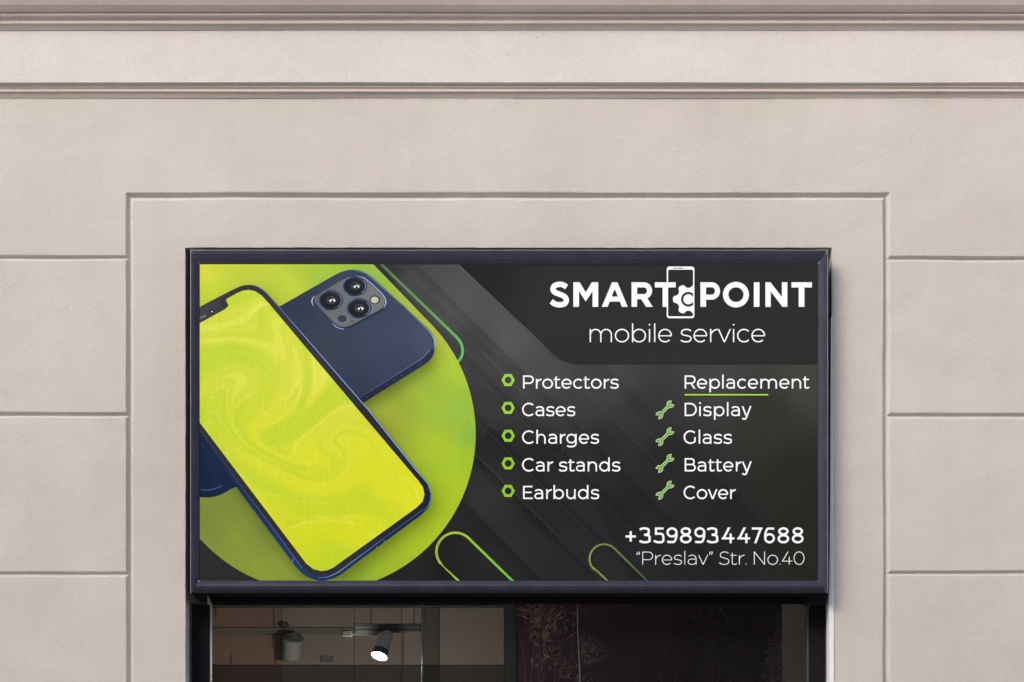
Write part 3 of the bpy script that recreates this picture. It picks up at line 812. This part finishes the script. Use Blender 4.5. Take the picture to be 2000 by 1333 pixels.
# back phone
bk = rnd(BACK)
add('phone_back_side', [bk], anchors([(700, 785, (36, 40, 58)), (760, 755, (36, 40, 60)), (846, 700, (44, 50, 78)), (690, 530, (52, 66, 92))]), 3.4)
FACE = [(500, 625), (660, 535), (675, 529.8), (693, 527.8), (711, 532.5), (727.5, 544.5), (838.5, 647), (846.5, 659), (848.8, 670), (843, 683), (826, 697.5), (702, 776.5), (600, 720)]
add('phone_back', [rnd(FACE)], anchors([(690, 535, (56, 68, 88)), (560, 600, (48, 58, 78)), (640, 680, (58, 65, 80)), (760, 650, (62, 72, 92)), (830, 660, (68, 78, 98)), (700, 760, (52, 60, 80)), (780, 715, (58, 68, 92)), (740, 600, (60, 70, 90))]), 3.8, g=10)
add_each('edge_glint', [stroke([(690, 527.6), (713, 533), (729, 545.5), (784, 596)], [0.3, 0.9, 1.1, 0.5]) , stroke([(790, 602), (824, 633.5), (839, 648), (847.5, 661), (849.5, 673), (847, 683)], [0.4, 0.9, 0.8, 1.5, 1.5, 0.4])
    , stroke([(840, 684), (826, 699), (702, 778)], 0.6)], anchors([(720, 540, (120, 150, 205)), (847, 665, (165, 185, 220)), (760, 735, (84, 98, 130)), (800, 620, (96, 118, 170))]), 4.1)
add('antenna_line', stroke([(820, 701.5), (820, 715)], 0.9), (70, 92, 150), 4.1)
for hx, hy in ((784, 733.5), (770, 743), (755, 751.5), (717, 776)):
    add('speaker_hole', [arc(hx, hy, 0.9, 0.7, 0, 360, 8)[:-1]], (112, 132, 165), 4.1)
z8 = lambda x, y: (590 + x/4.443, 510 + y/4.443)
CAM = [z8(*p) for p in ((130, 296), (360, 158), (400, 142), (450, 132), (510, 140), (555, 164), (690, 290), (712, 325), (718, 360), (706, 396), (676, 424), (430, 556), (385, 572), (335, 572), (300, 556), (265, 525), (118, 372), (106, 345), (112, 315))]
add('camera_module_shade', [rnd([(x+2.5, y+4) for x, y in CAM])], (44, 52, 70), 4.1)
add('camera_module', [rnd(CAM)], anchors([(620, 580, (98, 98, 100)), (690, 545, (108, 108, 110)), (740, 590, (112, 112, 114)), (670, 635, (106, 106, 108))]), 4.5, g=10)
add_each('edge_glint', [stroke([z8(*p) for p in ((470, 128), (540, 148), (600, 195), (690, 280), (722, 325), (728, 365), (708, 412))], [0.3, 1.1, 1.2, 1.4, 1.8, 2.4, 0.5])
    , stroke([z8(*p) for p in ((112, 302), (90, 325), (84, 355), (98, 394))], [0.4, 1.8, 1.9, 0.5]) , stroke([z8(*p) for p in ((262, 540), (290, 568), (325, 586), (366, 592))], [0.8, 2.2, 2.2, 1.4])],
    anchors([z8(540, 150)+((176, 196, 226),), z8(725, 350)+((150, 180, 228),), z8(90, 340)+((170, 195, 232),), z8(300, 570)+((120, 146, 200),)]), 4.8)
for lx, ly in ((245, 341), (455, 219), (490, 411)):
    cx, cy = z8(lx, ly)
    e = lambda rx, ry, dx=0, dy=0: [arc(cx+dx, cy+dy, rx, ry, 0, 360, 40)[:-1]]
    add('camera_lens', e(25.0, 19.8), anchors([(cx-20, cy-12, (48, 58, 84)), (cx+20, cy+12, (52, 64, 92)), (cx, cy+18, (38, 46, 68)), (cx, cy-18, (60, 70, 92))]), 4.9)
    add_each('lens_rim', [stroke(arc(cx, cy, 23.4, 18.6, 120, 250, 20), 0.9) , stroke(arc(cx+0.4, cy, 21.4, 16.6, -40, 50, 16), 0.8)], (128, 142, 172), 5.2)
    add('lens_glass', e(19.6, 15.6), anchors([(cx-10, cy, (36, 34, 34)), (cx+12, cy-6, (46, 44, 43)), (cx, cy+10, (30, 29, 29))]), 5.3)
    add('lens_core', e(10.0, 8.0, 1), anchors([(cx-6, cy, (52, 52, 54)), (cx+8, cy, (76, 76, 78))]), 5.6)
    add('lens_core', e(6.2, 5.0, 0.5), (26, 30, 38), 5.8)
    add('lens_highlight', [arc(cx+0.5, cy+1, 1.8, 2.6, 0, 360, 12)[:-1], arc(cx+4.0, cy-1.6, 1.6, 1.0, 0, 360, 10)[:-1], arc(cx+7.6, cy+0.5, 2.0, 2.6, 0, 360, 10)[:-1]], (226, 228, 234), 6.0)
    add('lens_highlight', [arc(cx-3.6, cy+0.5, 1.2, 1.6, 0, 360, 10)[:-1]], (90, 120, 150), 6.0)
cx, cy = z8(632, 338)
add('camera_flash', [arc(cx, cy, 10.4, 8.6, 0, 360, 28)[:-1]], (56, 64, 84), 4.9)
add('flash_glass', [arc(cx-0.2, cy+0.3, 7.6, 6.3, 0, 360, 28)[:-1]], anchors([(cx-6, cy-4, (196, 200, 170)), (cx+5, cy+3, (168, 172, 138))]), 5.2)
cx, cy = z8(350, 503)
add('depth_sensor', [arc(cx, cy, 10.4, 8.2, 0, 360, 28)[:-1]], (140, 142, 146), 4.9)
add('depth_sensor', [arc(cx-0.3, cy-0.2, 9.6, 7.5, 0, 360, 28)[:-1]], (58, 64, 76), 5.1)
cx, cy = z8(433, 524)
add('microphone_hole', [arc(cx, cy, 1.6, 1.4, 0, 360, 10)[:-1]], (30, 34, 44), 4.9)
# front phone
add('phone_side', [rnd(FRONT)], anchors([(700, 790, (40, 46, 66)), (840, 970, (24, 40, 76)), (740, 1066, (28, 36, 64)), (620, 1132, (30, 52, 92)), (590, 1122, (34, 60, 104)), (480, 980, (26, 44, 84)), (400, 870, (22, 38, 70)), (470, 560, (44, 50, 62))]), 6.4)
BEZ = [(385, 604), (450, 570.5), (471, 560.5), (489, 558), (504, 562), (517, 572), (544, 602), (717.5, 801), (811, 919), (833, 945.5), (839.5, 964), (836.5, 981), (826, 993.5), (662, 1117), (643, 1125.5), (622, 1127), (604, 1119), (590, 1106), (385, 835)]
add('phone_bezel', [rnd(BEZ)], anchors([(400, 605, (66, 66, 68)), (480, 560, (52, 52, 54)), (600, 670, (58, 58, 60)), (760, 860, (46, 46, 48)), (838, 965, (36, 34, 38)), (740, 1060, (40, 36, 40)), (640, 1122, (50, 50, 54)), (480, 960, (44, 44, 46)), (560, 1070, (46, 46, 46))]), 6.8)
add_each('edge_glint', [stroke([(487, 556.5), (505, 561), (518.5, 571), (545.5, 601), (600, 663.5), (719, 800.5), (812, 918), (835, 944.5), (842, 965), (839, 984), (828, 998)], [0.3, 1.0, 1.0, 1.2, 1.6, 1.7, 1.8, 1.4, 1.3, 1.2, 0.4])
    , stroke([(826, 996), (760, 1044), (740, 1059), (660, 1118.5), (640, 1127.5), (620, 1129)], [0.6, 0.9, 1.4, 1.6, 1.0, 0.4]) , stroke([(590, 1110), (540, 1041), (470, 949), (388, 838)], [0.9, 1.0, 0.7, 0.5])],
    anchors([(500, 560, (84, 104, 150)), (620, 690, (120, 150, 205)), (720, 800, (124, 156, 214)), (800, 902, (120, 158, 222)), (842, 965, (90, 130, 190)), (760, 1044, (70, 90, 140)), (690, 1095, (120, 150, 200)), (560, 1070, (80, 112, 176)), (430, 895, (70, 90, 130))]), 7.1)
for hx, hy in ((751, 1057.5), (735.5, 1069)):
    add('speaker_hole', [arc(hx, hy, 1.0, 0.8, 0, 360, 8)[:-1]], (150, 165, 190), 7.2)
add('antenna_line', stroke([(573.5, 1090), (570.5, 1099)], 1.4), (92, 124, 186), 7.2)
SCREEN = [(385, 634.5), (437.5, 605.5), (444, 600.5), (446.5, 596), (442, 588.5), (443, 584), (462, 573.5), (473, 568.5), (485, 566.5), (498, 569), (511, 577.5), (525, 593), (699, 800), (818, 940.5), (826, 952), (829, 966), (825.5, 980), (814, 991.5), (651, 1109), (640, 1114), (627, 1115.8), (612, 1112), (598, 1101), (385, 819)]
scr_anchor = anchors([(400, 650, (200, 212, 66)), (480, 580, (202, 212, 70)), (450, 700, (198, 212, 64)), (560, 720, (206, 214, 66)), (420, 800, (204, 214, 62)), (520, 850, (212, 216, 54)), (640, 800, (210, 214, 62)),
                    (620, 930, (214, 218, 46)), (740, 930, (212, 216, 42)), (800, 970, (216, 220, 40)), (600, 1010, (210, 216, 38)), (700, 1040, (210, 216, 36)), (630, 1100, (196, 212, 38))], 3)
def scr(pts):
    c = scr_anchor(pts)*0.91
    m, f = marbling(pts, [(498, 770, 85, -2.6), (480, 640, 110, 1.1), (650, 880, 75, 3.0), (560, 700, 60, -1.6), (760, 930, 60, 1.4), (600, 1000, 120, -0.7), (640, 1060, 70, 0.9)], 0.25, 300, 62, 75, 0.6)
    up = 1 - 0.25*sstep(pts[:, 1], 850, 1000)
    g1 = sstep(m, 0.02, 0.10)*0.55 + sstep(m, 0.24, 0.30)*0.35 + sstep(f, 0.1, 0.5)*0.22*sstep(m, -0.1, 0.2)
    gc = np.array(lin((172, 198, 46)))
    k = (np.clip(g1, 0, 1)*0.66*up)[:, None]; c = c*(1-k) + gc*k
    hi = sstep(-m, 0.30, 0.42)*0.30 + sstep(f, 0.33, 0.40)*(1-sstep(f, 0.42, 0.5))*0.28
    k = hi[:, None]; c = c*(1-k) + np.array(lin((224, 224, 96)))*k
    return c
add('phone_screen', [SCREEN], scr, 7.4, g=2.6)
add('notch_shade', [[(430, 585), (441.5, 579), (437.5, 586), (440, 594), (445, 597), (437, 603.5)]], (52, 52, 54), 7.3)
add('front_camera', [arc(413.5, 608.5, 4.6, 4.2, 0, 360, 20)[:-1]], (36, 37, 42), 7.5)
add('front_camera', [arc(414, 609, 1.8, 1.6, 0, 360, 12)[:-1]], (176, 186, 196), 7.7)
add('earpiece', stroke([(385, 625), (402, 616.3)], 3.6), (110, 112, 116), 7.5)

# ------------------------------------------------------------------ lettering: a geometric stroke alphabet
def hdiag(x0, y0, x1, y1, w):
    """diagonal stem cut level at both ends; x are stem centres"""
    h = w/2*math.hypot(x1-x0, y1-y0)/abs(y1-y0)
    return [(x0-h, y0), (x0+h, y0), (x1+h, y1), (x1-h, y1)]
def rect(x0, y0, x1, y1): return [(x0, y0), (x1, y0), (x1, y1), (x0, y1)]

def glyph(ch, w):
    """-> polygons in font units (y up), ink width, left bearing, right bearing"""
    h = w/2; X = 520; A = 742; C = 700
    ST, RD = 80, 38
    q = []
    S_ = lambda pts, ww=w: q.extend(stroke(pts, ww))
    el = lambda cx, cy, ox, oy, a0=0, a1=360, n=36: arc(cx, cy, ox-h, oy-h, a0, a1, n)
    if ch == 'o': S_(el(282, 260, 282, 270)); return q, 564, RD, RD
    if ch == 'b': q.append(rect(0, 0, w, A)); S_(el(284, 260, 272, 270)); return q, 556, ST, RD
    if ch == 'd': q.append(rect(556-w, 0, 556, A)); S_(el(272, 260, 272, 270)); return q, 556, RD, ST
    if ch == 'p': q.append(rect(0, -194, w, X)); S_(el(284, 260, 272, 270)); return q, 556, ST, RD
    if ch == 'g':
        S_(el(268, 272, 268, 258)); S_([(548-h, X), (548-h, 20)] + arc(548-h-230, 20, 230, 218-h, 0, -78, 12) + [(200, -198+h), (110, -178+h), (40, -140+h)]); return q, 548, RD, ST
    if ch == 'e': S_(el(272, 260, 272, 270, 2, 316, 34)); S_([(h*0.6, 252), (540-h*0.4, 252)], w*0.86); return q, 544, RD, RD
    if ch == 'c': S_(el(274, 260, 274, 270, 43, 317, 30)); return q, 492, RD, 40
    if ch == 's': S_(crom([(425, 530-h-58), (330, 530-h-12), (235, 530-h), (110, 530-h-30), (22+h, 388), (95, 296), (235, 262), (380, 222), (447-h, 136), (360, 22+h-8), (222, -10+h), (105, 8+h), (20, 52+h)], 5)); return q, 450, 34, RD
    if ch == 'r': q.append(rect(0, 0, w, X)); S_([(h, 240)] + arc(296, 230, 296-h, 296-h, 178, 92, 12) + [(298, 526-h)]); return q, 298, ST, 5
    if ch in 'nh':
        W_ = 496; q.append(rect(0, 0, w, X if ch == 'n' else A)); S_([(h, 270)] + arc(W_/2+6, 285, W_/2-6-h, 243-h, 178, 0, 20) + [(W_-h, 0)]); return q, W_, ST, ST
    if ch == 'm':
        W_ = 880; q.append(rect(0, 0, w, X)); m = W_/2
        S_([(h, 270)] + arc((h+m)/2+4, 300, (m-h)/2-4, 228-h, 178, 0, 18) + [(m, 0)]); S_([(m, 270)] + arc((m+W_-h)/2+2, 300, (W_-h-m)/2-2, 228-h, 178, 0, 18) + [(W_-h, 0)]); return q, W_, ST, ST
    if ch == 'u':
        W_ = 496; q.append(rect(W_-w, 0, W_, X)); S_([(h, X)] + arc(W_/2-4, 235, W_/2-4-h, 243-h, 180, 360, 20)); return q, W_, ST, ST
    if ch == 'a':
        R = 466-h
        S_(crom([(48, 530-h-62), (130, 530-h-18), (235, 530-h), (345, 530-h-26), (405, 530-h-82), (R, 345)], 6) + [(R, 330), (R, 0)])
        S_([(R, 306-h*0.3), (210, 306-h*0.3)] + arc(200, 150, 200-h-2, 156-h*0.3, 100, 180, 8) + arc(205, 145, 203-h-2, 153-h, 180, 275, 10) + crom([(300, -2+h), (380, 32+h), (R, 105+h)], 5), w*0.93); return q, 466, 48, ST
    if ch == 't': S_([(75+h, 636), (75+h, 145)] + crom([(75+h, 145), (92+h, 50), (170+h, -6+h), (255, -2+h), (345, 38+h*0.6)], 5)[1:]); q.append(rect(0, X-w*0.86, 325, X)); return q, 350, 12, 14
    if ch == 'i': q.append(rect(0, 0, w, X)); q.append(arc(h, 690, w*0.66, w*0.66, 0, 360, 18)[:-1]); return q, w, ST, ST
    if ch == 'l': q.append(rect(0, 0, w, A)); return q, w, ST, ST
    if ch == 'v':
        k = h*1.12; q += [hdiag(k, X, 262-k*0.05, 0, w), hdiag(524-k, X, 262+k*0.05, 0, w)]; return q, 524, 4, 4
    if ch == 'y':
        k = h*1.12; q.append(hdiag(k, X, 262-k*0.2, 0, w)); S_([(524-k+6, X+14), (272, -20), (238, -96)] + crom([(238, -96), (200, -150), (140, -194+h), (75, -180+h), (30, -150+h)], 5)[1:])
        return q, 524, 4, 4
    # capitals
    if ch == 'B':
        q.append(rect(0, 0, w, C)); m = 366; t_ = h*0.94
        S_([(h, C-t_), (300, C-t_)] + arc(360, (C+m-t_)/2, 178-h, (C-m-t_)/2, 90, -90, 18) + [(h, m)], w*0.94)
        S_([(h, m), (340, m)] + arc(392, (m+t_)/2, 196-h, (m-t_)/2, 90, -90, 18) + [(h, t_)], w*0.94); return q, 588, ST+4, 30
    if ch in 'PR':
        W_ = 572 if ch == 'P' else 580; q.append(rect(0, 0, w, C)); m = 246 if ch == 'P' else 242
        r = (C - m)/2
        S_([(h, C-h), (330, C-h)] + arc(W_-r-10 if r < 300 else 330, C-r, r+10-h, r-h, 90, -90, 20) + [(h, m+h)])
        if ch == 'R': q.append(hdiag(335, m+h, W_-h*1.25, 0, w))
        return q, W_, ST+4, 30
    if ch == 'D': S_([(h, C-h), (300, C-h)] + arc(300, 350, 342-h, 350-h, 90, -90, 28) + [(h, h)]); q.append(rect(0, 0, w, C)); return q, 642, ST+4, RD
    if ch == 'E': q += [rect(0, 0, w, C), rect(0, 0, 512, w*0.94), rect(0, C-w*0.94, 494, C), rect(0, 352-h*0.9, 450, 352+h*0.9)]; return q, 512, ST+4, 30
    if ch == 'C': S_(el(362, 350, 362, 360, 46, 314, 34)); return q, 640, RD+6, 36
    if ch == 'G': S_(el(362, 350, 362, 360, 46, 322, 34)); q.append(rect(640-w, 90, 640, 350)); return q, 645, RD+6, 70
    if ch == 'S': S_(crom([(510, C-h-70), (400, C-h-8), (285, C+10-h), (130, C-h-38), (48+h, 525), (110, 415), (285, 355), (470, 288), (545-h, 180), (460, 40+h*0.6), (285, -10+h), (130, 12+h), (18, 85+h)], 6)); return q, 548, 40, RD
    if ch == 'N': q += [rect(0, 0, w, C), rect(590-w, 0, 590, C), hdiag(h*1.1, C, 590-h*1.1, 0, w*0.95)]; return q, 590, ST+6, ST+6
    if ch == '.': q.append(arc(h*1.2, h*1.2, h*1.3, h*1.3, 0, 360, 16)[:-1]); return q, w*1.2, 40, 40
    if ch in '“”':
        for k in (0, 110):
            if ch == '“': q.append([(k+62, 705), (k+22, 640), (k, 560), (k+10, 530), (k+52, 530), (k+56, 575), (k+46, 580), (k+82, 700)])
            else: q.append([(k+20, 530), (k+60, 595), (k+82, 675), (k+72, 705), (k+30, 705), (k+26, 660), (k+36, 655), (k, 535)])
        return q, 192, 40, 30
    if ch == '+': q += [rect(230-h, 70, 230+h, 530), rect(0, 300-h, 460, 300+h)]; return q, 460, 40, 40
    if ch == '0': S_(el(290, 350, 290, 360)); return q, 580, 40, 40
    if ch == '3':
        S_(crom([(18, C-h-46), (120, C-h-4), (240, C+8-h), (380, C-h-34), (452-h, 545-h*0.4), (390, 424), (300, 388), (205, 372)], 6)); S_(crom([(205, 372), (330, 358), (430, 300), (484-h, 195), (430, 70+h*0.3), (245, -8+h), (110, 10+h), (10, 74+h*0.6)], 6)); return q, 490, 30, 30
    if ch == '5':
        q += [rect(70, C-w*0.96, 440, C)]; S_([(82+h*0.6, C-6), (56+h*0.8, 372)], w*0.95); S_(crom([(50+h*0.8, 392), (150, 420), (250, 432-h*0.2), (390, 390), (480-h, 225), (400, 50+h*0.4), (230, -8+h), (110, 12+h), (8, 78+h*0.6)], 6)); return q, 484, 30, 30
    if ch == '9': S_(el(245, 480, 245, 228)); S_(crom([(490-h, 480), (490-h, 350), (460-h, 200), (370-h*0.5, 70), (230, 2+h), (110, 4+h), (38, 22+h)], 6)); return q, 490, 30, 30
    if ch == '6': S_(el(245, 220, 245, 228)); S_(crom([(h, 220), (h, 350), (30+h, 500), (120+h*0.5, 630), (260, 698-h), (380, 696-h), (452, 678-h)], 6)); return q, 490, 30, 30
    if ch == '8': S_(el(255, 196, 255, 204)); S_(el(255, 528, 226, 180)); return q, 510, 30, 30
    if ch == '4':
        q += [rect(0, 168, 560, 168+w*0.94), rect(395-h, 0, 395+h, 430)]; q.append(hdiag(h*1.25, 168, 330, C, w*1.05)); return q, 560, 20, 20
    if ch == '7': q += [rect(0, C-w*0.98, 466, C), hdiag(466-h*1.1, C, 150, 0, w*1.02)]; return q, 466, 20, 30
    raise KeyError(ch)

def line(name, text, x0, x1, yb, s, w, parent, layer=8.4, fixed=None):
    items, x = [], 0.0; first = True; word = 0
    for ch in text:
        if ch == ' ': x += 262 if w < 110 else 200; word += 1; continue
        q, wd, l, r = glyph(ch, w)
        x += 0 if first else l
        items.append((q, x, wd, word)); x += wd; end = x; x += r; first = False
    n = len(items); words = {}
    sq, extra = 1.0, 0.0
    if not fixed:
        extra = ((x1-x0)/s - end)/(n-1)
        if abs(extra) > 14:                     # share a large misfit between tracking and width
            sq = ((x1-x0)/s - math.copysign(14, extra)*(n-1))/end; extra = math.copysign(14, extra)
    for i, (q, xo, wd, k) in enumerate(items):
        for p in q:
            if fixed: a, b = fixed[i]; pp = [(a + u/wd*(b-a), yb - v*s) for u, v in p]
            else: pp = [(x0 + ((u+xo)*sq + extra*i)*s, yb - v*s) for u, v in p]
            words.setdefault(k, []).append(pp)
    for polys in words.values(): art(name, polys, (250, 250, 250), layer, parent, mat=M_INK, clip=False)

K = 25.9/700
for text, x0, x1, yb in (('Protectors', 1021.6, 1208.3, 759.5), ('Cases', 1019.7, 1123.6, 813.2), ('Charges', 1019.7, 1170, 867.2), ('Car stands', 1019.7, 1211.6, 921.2), ('Earbuds', 1021.6, 1170.3, 975.2),
                         ('Display', 1337.2, 1467.8, 813.2), ('Glass', 1335.2, 1429.6, 867.2), ('Battery', 1337.2, 1468.3, 921.2), ('Cover', 1335.2, 1437.0, 975.2)):
    line('list_lettering', text, x0, x1, yb, K, 83, panel)
line('heading_lettering', 'Replacement', 1337.2, 1581.0, 759.5, K, 83, panel)
line('tagline_lettering', 'mobile service', 1151.7, 1494.5, 668.8, 36.75/742, 50, panel)
dz = [(108, 210), (243, 355), (383, 490), (508, 617), (640, 755), (780, 888), (903, 1015), (1048, 1172), (1200, 1325), (1343, 1445), (1462, 1568), (1593, 1707), (1733, 1848)]
line('phone_number', '+359893447688', 0, 0, 1061.4, 30.8/700, 98, panel, fixed=[(1200+a/5, 1200+b/5) for a, b in dz])
line('address_lettering', '“Preslav” Str. No.40', 1243, 1571.2, 1103.2, 25.2/700, 38, panel)

# brand lettering, heavy
z1 = lambda x, y: (1040 + x/6.667, 500 + y/6.667)
def zz(pts): return [z1(*p) for p in pts]
br = []
br += [[z1(*p) for p in f] for f in stroke(crom([(444, 408), (400, 380), (350, 372), (292, 388), (267, 432), (290, 474), (350, 500), (415, 530), (441, 577), (418, 624), (352, 639), (290, 626), (244, 594)], 6), 70)]
br.append(zz([(532, 345), (614, 345), (694, 475), (774, 345), (856, 345), (856, 665), (782, 665), (782, 462), (694, 595), (606, 462), (606, 665), (532, 665)]))
br += [zz([(902, 665), (1036, 345), (1106, 345), (978, 665)]), zz([(1036, 345), (1106, 345), (1240, 665), (1164, 665)]), zz([(1016, 532), (1128, 532), (1150, 597), (994, 597)])]
def bowl(xl_, xr_, ty, by, wv):       # heavy P/R bowl
    r = (by-ty)/2; return [zz(f) for f in stroke([(xl_, ty+wv/2), (xr_-r, ty+wv/2)] + arc(xr_-r, ty+r, r-wv*0.54, r-wv/2, -90, 90, 20) + [(xl_, by-wv/2)], wv)]
br += [zz(rect(1290, 345, 1362, 665))] + bowl(1330, 1560, 345, 566, 67) + [zz([(1412, 560), (1490, 545), (1566, 665), (1480, 665)])]
br += [zz(rect(1594, 345, 1865, 413)), zz(rect(1694, 345, 1766, 665))]
art('brand_lettering', br, (250, 250, 250), 8.4, panel, mat=M_INK, clip=False)
o2 = 280*6.667; br = []
br += [zz(rect(o2+320, 345, o2+393, 665))] + bowl(o2+360, o2+578, 345, 572, 66)
br += [zz(f) for f in stroke(arc(o2+783, 506, 134, 131, 0, 360, 56), 71)]
br += [zz(rect(o2+1016, 345, o2+1089, 665))]
br += [zz(rect(o2+1166, 345, o2+1236, 665)), zz(rect(o2+1381, 345, o2+1452, 665)), zz([(o2+1166, 345), (o2+1232, 345), (o2+1452, 628), (o2+1452, 665), (o2+1390, 665), (o2+1166, 375)])]
br += [zz(rect(o2+1505, 345, o2+1772, 413)), zz(rect(o2+1600, 345, o2+1674, 665))]
art('brand_lettering', br, (250, 250, 250), 8.4, panel, mat=M_INK, clip=False)

def rrect(x0, y0, x1, y1, r):
    return arc(x1-r, y0+r, r, r, -90, 0, 6) + arc(x1-r, y1-r, r, r, 0, 90, 6) + arc(x0+r, y1-r, r, r, 90, 180, 6) + arc(x0+r, y0+r, r, r, 180, 270, 6)
art('phone_emblem', [rrect(1302.2, 521, 1356.2, 622, 5.2)], (250, 250, 250), 8.9, panel, mat=M_INK, clip=False,
    holes=[rrect(1304.9, 527.2, 1353.7, 618.3, 3.4), rrect(1315, 523.3, 1334.6, 525, 0.8), arc(1337.5, 524.1, 1.0, 0.9, 0, 360, 10)[:-1]])
gear = []
gx0, gy0 = 1344.5, 585.0
for k in range(6):
    c = 60*k
    for a, r in ((-30, 22.4), (-25, 22.6), (-20, 23.6), (-16.5, 25.5), (-14, 27.6), (-11, 29.2), (-6, 30.1), (0, 30.2), (6, 30.1), (11, 29.2), (14, 27.6), (16.5, 25.5), (20, 23.6), (25, 22.6)):
        gear.append((gx0 + r*math.cos(math.radians(c+a)), gy0 + r*math.sin(math.radians(c+a))))
def clipx(poly, lim):
    out = []
    for i in range(len(poly)):
        a, b = poly[i-1], poly[i]; ia, ib = a[0] <= lim, b[0] <= lim
        if ia != ib: t_ = (lim-a[0])/(b[0]-a[0]); out.append((lim, a[1]+(b[1]-a[1])*t_))
        if ib: out.append(b)
    return out
art('gear_emblem', [clipx(gear, 1354.2)], (250, 250, 250), 9.3, panel, mat=M_INK, clip=False, holes=[clipx(arc(gx0, gy0, 14.4, 14.4, 0, 360, 48)[:-1], 1353.7)])
art('gear_emblem', [clipx(arc(gx0, gy0, 9.9, 9.9, 0, 360, 40)[:-1], 1353.9)], (250, 250, 250), 9.3, panel, mat=M_INK, clip=False)

art('heading_underline', [rrect(1337, 770.2, 1500.6, 772.8, 1.2)], (164, 214, 48), 8.4, panel, clip=False)
for i, y in enumerate((742.8, 797.2, 851.6, 905.6, 959.3)):
    hx = 992.5; hexa = [(hx-13, y), (hx-6.6, y-11.7), (hx+6.6, y-11.7), (hx+13, y), (hx+6.6, y+11.7), (hx-6.6, y+11.7)]
    art('nut_icon', [hexa], ((152, 198, 66), (148, 196, 62), (144, 192, 54), (140, 190, 42), (138, 190, 38))[i], 8.4, panel, clip=False, holes=[arc(hx, y, 6.7, 6.7, 0, 360, 28)[:-1]])
def wrench(x, y, grow):
    """open ended spanner lying at 45 degrees"""
    q = []; d = np.array((1, -1))/math.sqrt(2); n = np.array((1, 1))/math.sqrt(2); c = np.array((x, y))
    L = 15.2
    for sg, rot in ((1, 12), (-1, 12)):
        hc = c + d*L*sg
        a0 = math.degrees(math.atan2(d[1]*sg, d[0]*sg)) + rot
        ra, wa = 4.3, 4.2 + grow
        gap = 42 - grow*5
        q += stroke(arc(hc[0], hc[1], ra, ra, a0 + gap, a0 + 360 - gap, 22), wa)
        back_ = hc - d*sg*4.4
        q.append([tuple(back_ + n*(3.4+grow/2)), tuple(back_ - n*(3.4+grow/2)), tuple(back_ - d*sg*4 - n*(1.9+grow/2)), tuple(back_ - d*sg*4 + n*(1.9+grow/2))])
    q += stroke([tuple(c - d*(L-4)), tuple(c + d*(L-4))], 4.0 + grow)
    return q
for y in (800.8, 853.3, 905.5, 957.8):
    o = art('wrench_icon', wrench(1298.7, y, 1.7), (208, 222, 188), 8.3, panel, clip=False)
    # green body printed inside its pale outline: same part, second layer
    pts, tri = flat2d(wrench(1298.7, y, -0.5))
    me = o.data; b2 = bmesh.new(); b2.from_mesh(me); cl = b2.verts.layers.float_color['Col']
    nv = [b2.verts.new(P(a, b, SP + LAYER*8.7) - abs_loc(o)) for a, b in pts]
    for v in nv: v[cl] = (*lin((100, 172, 48)), 1)
    for f in tri: b2.faces.new([nv[i] for i in f])
    b2.to_mesh(me); b2.free()
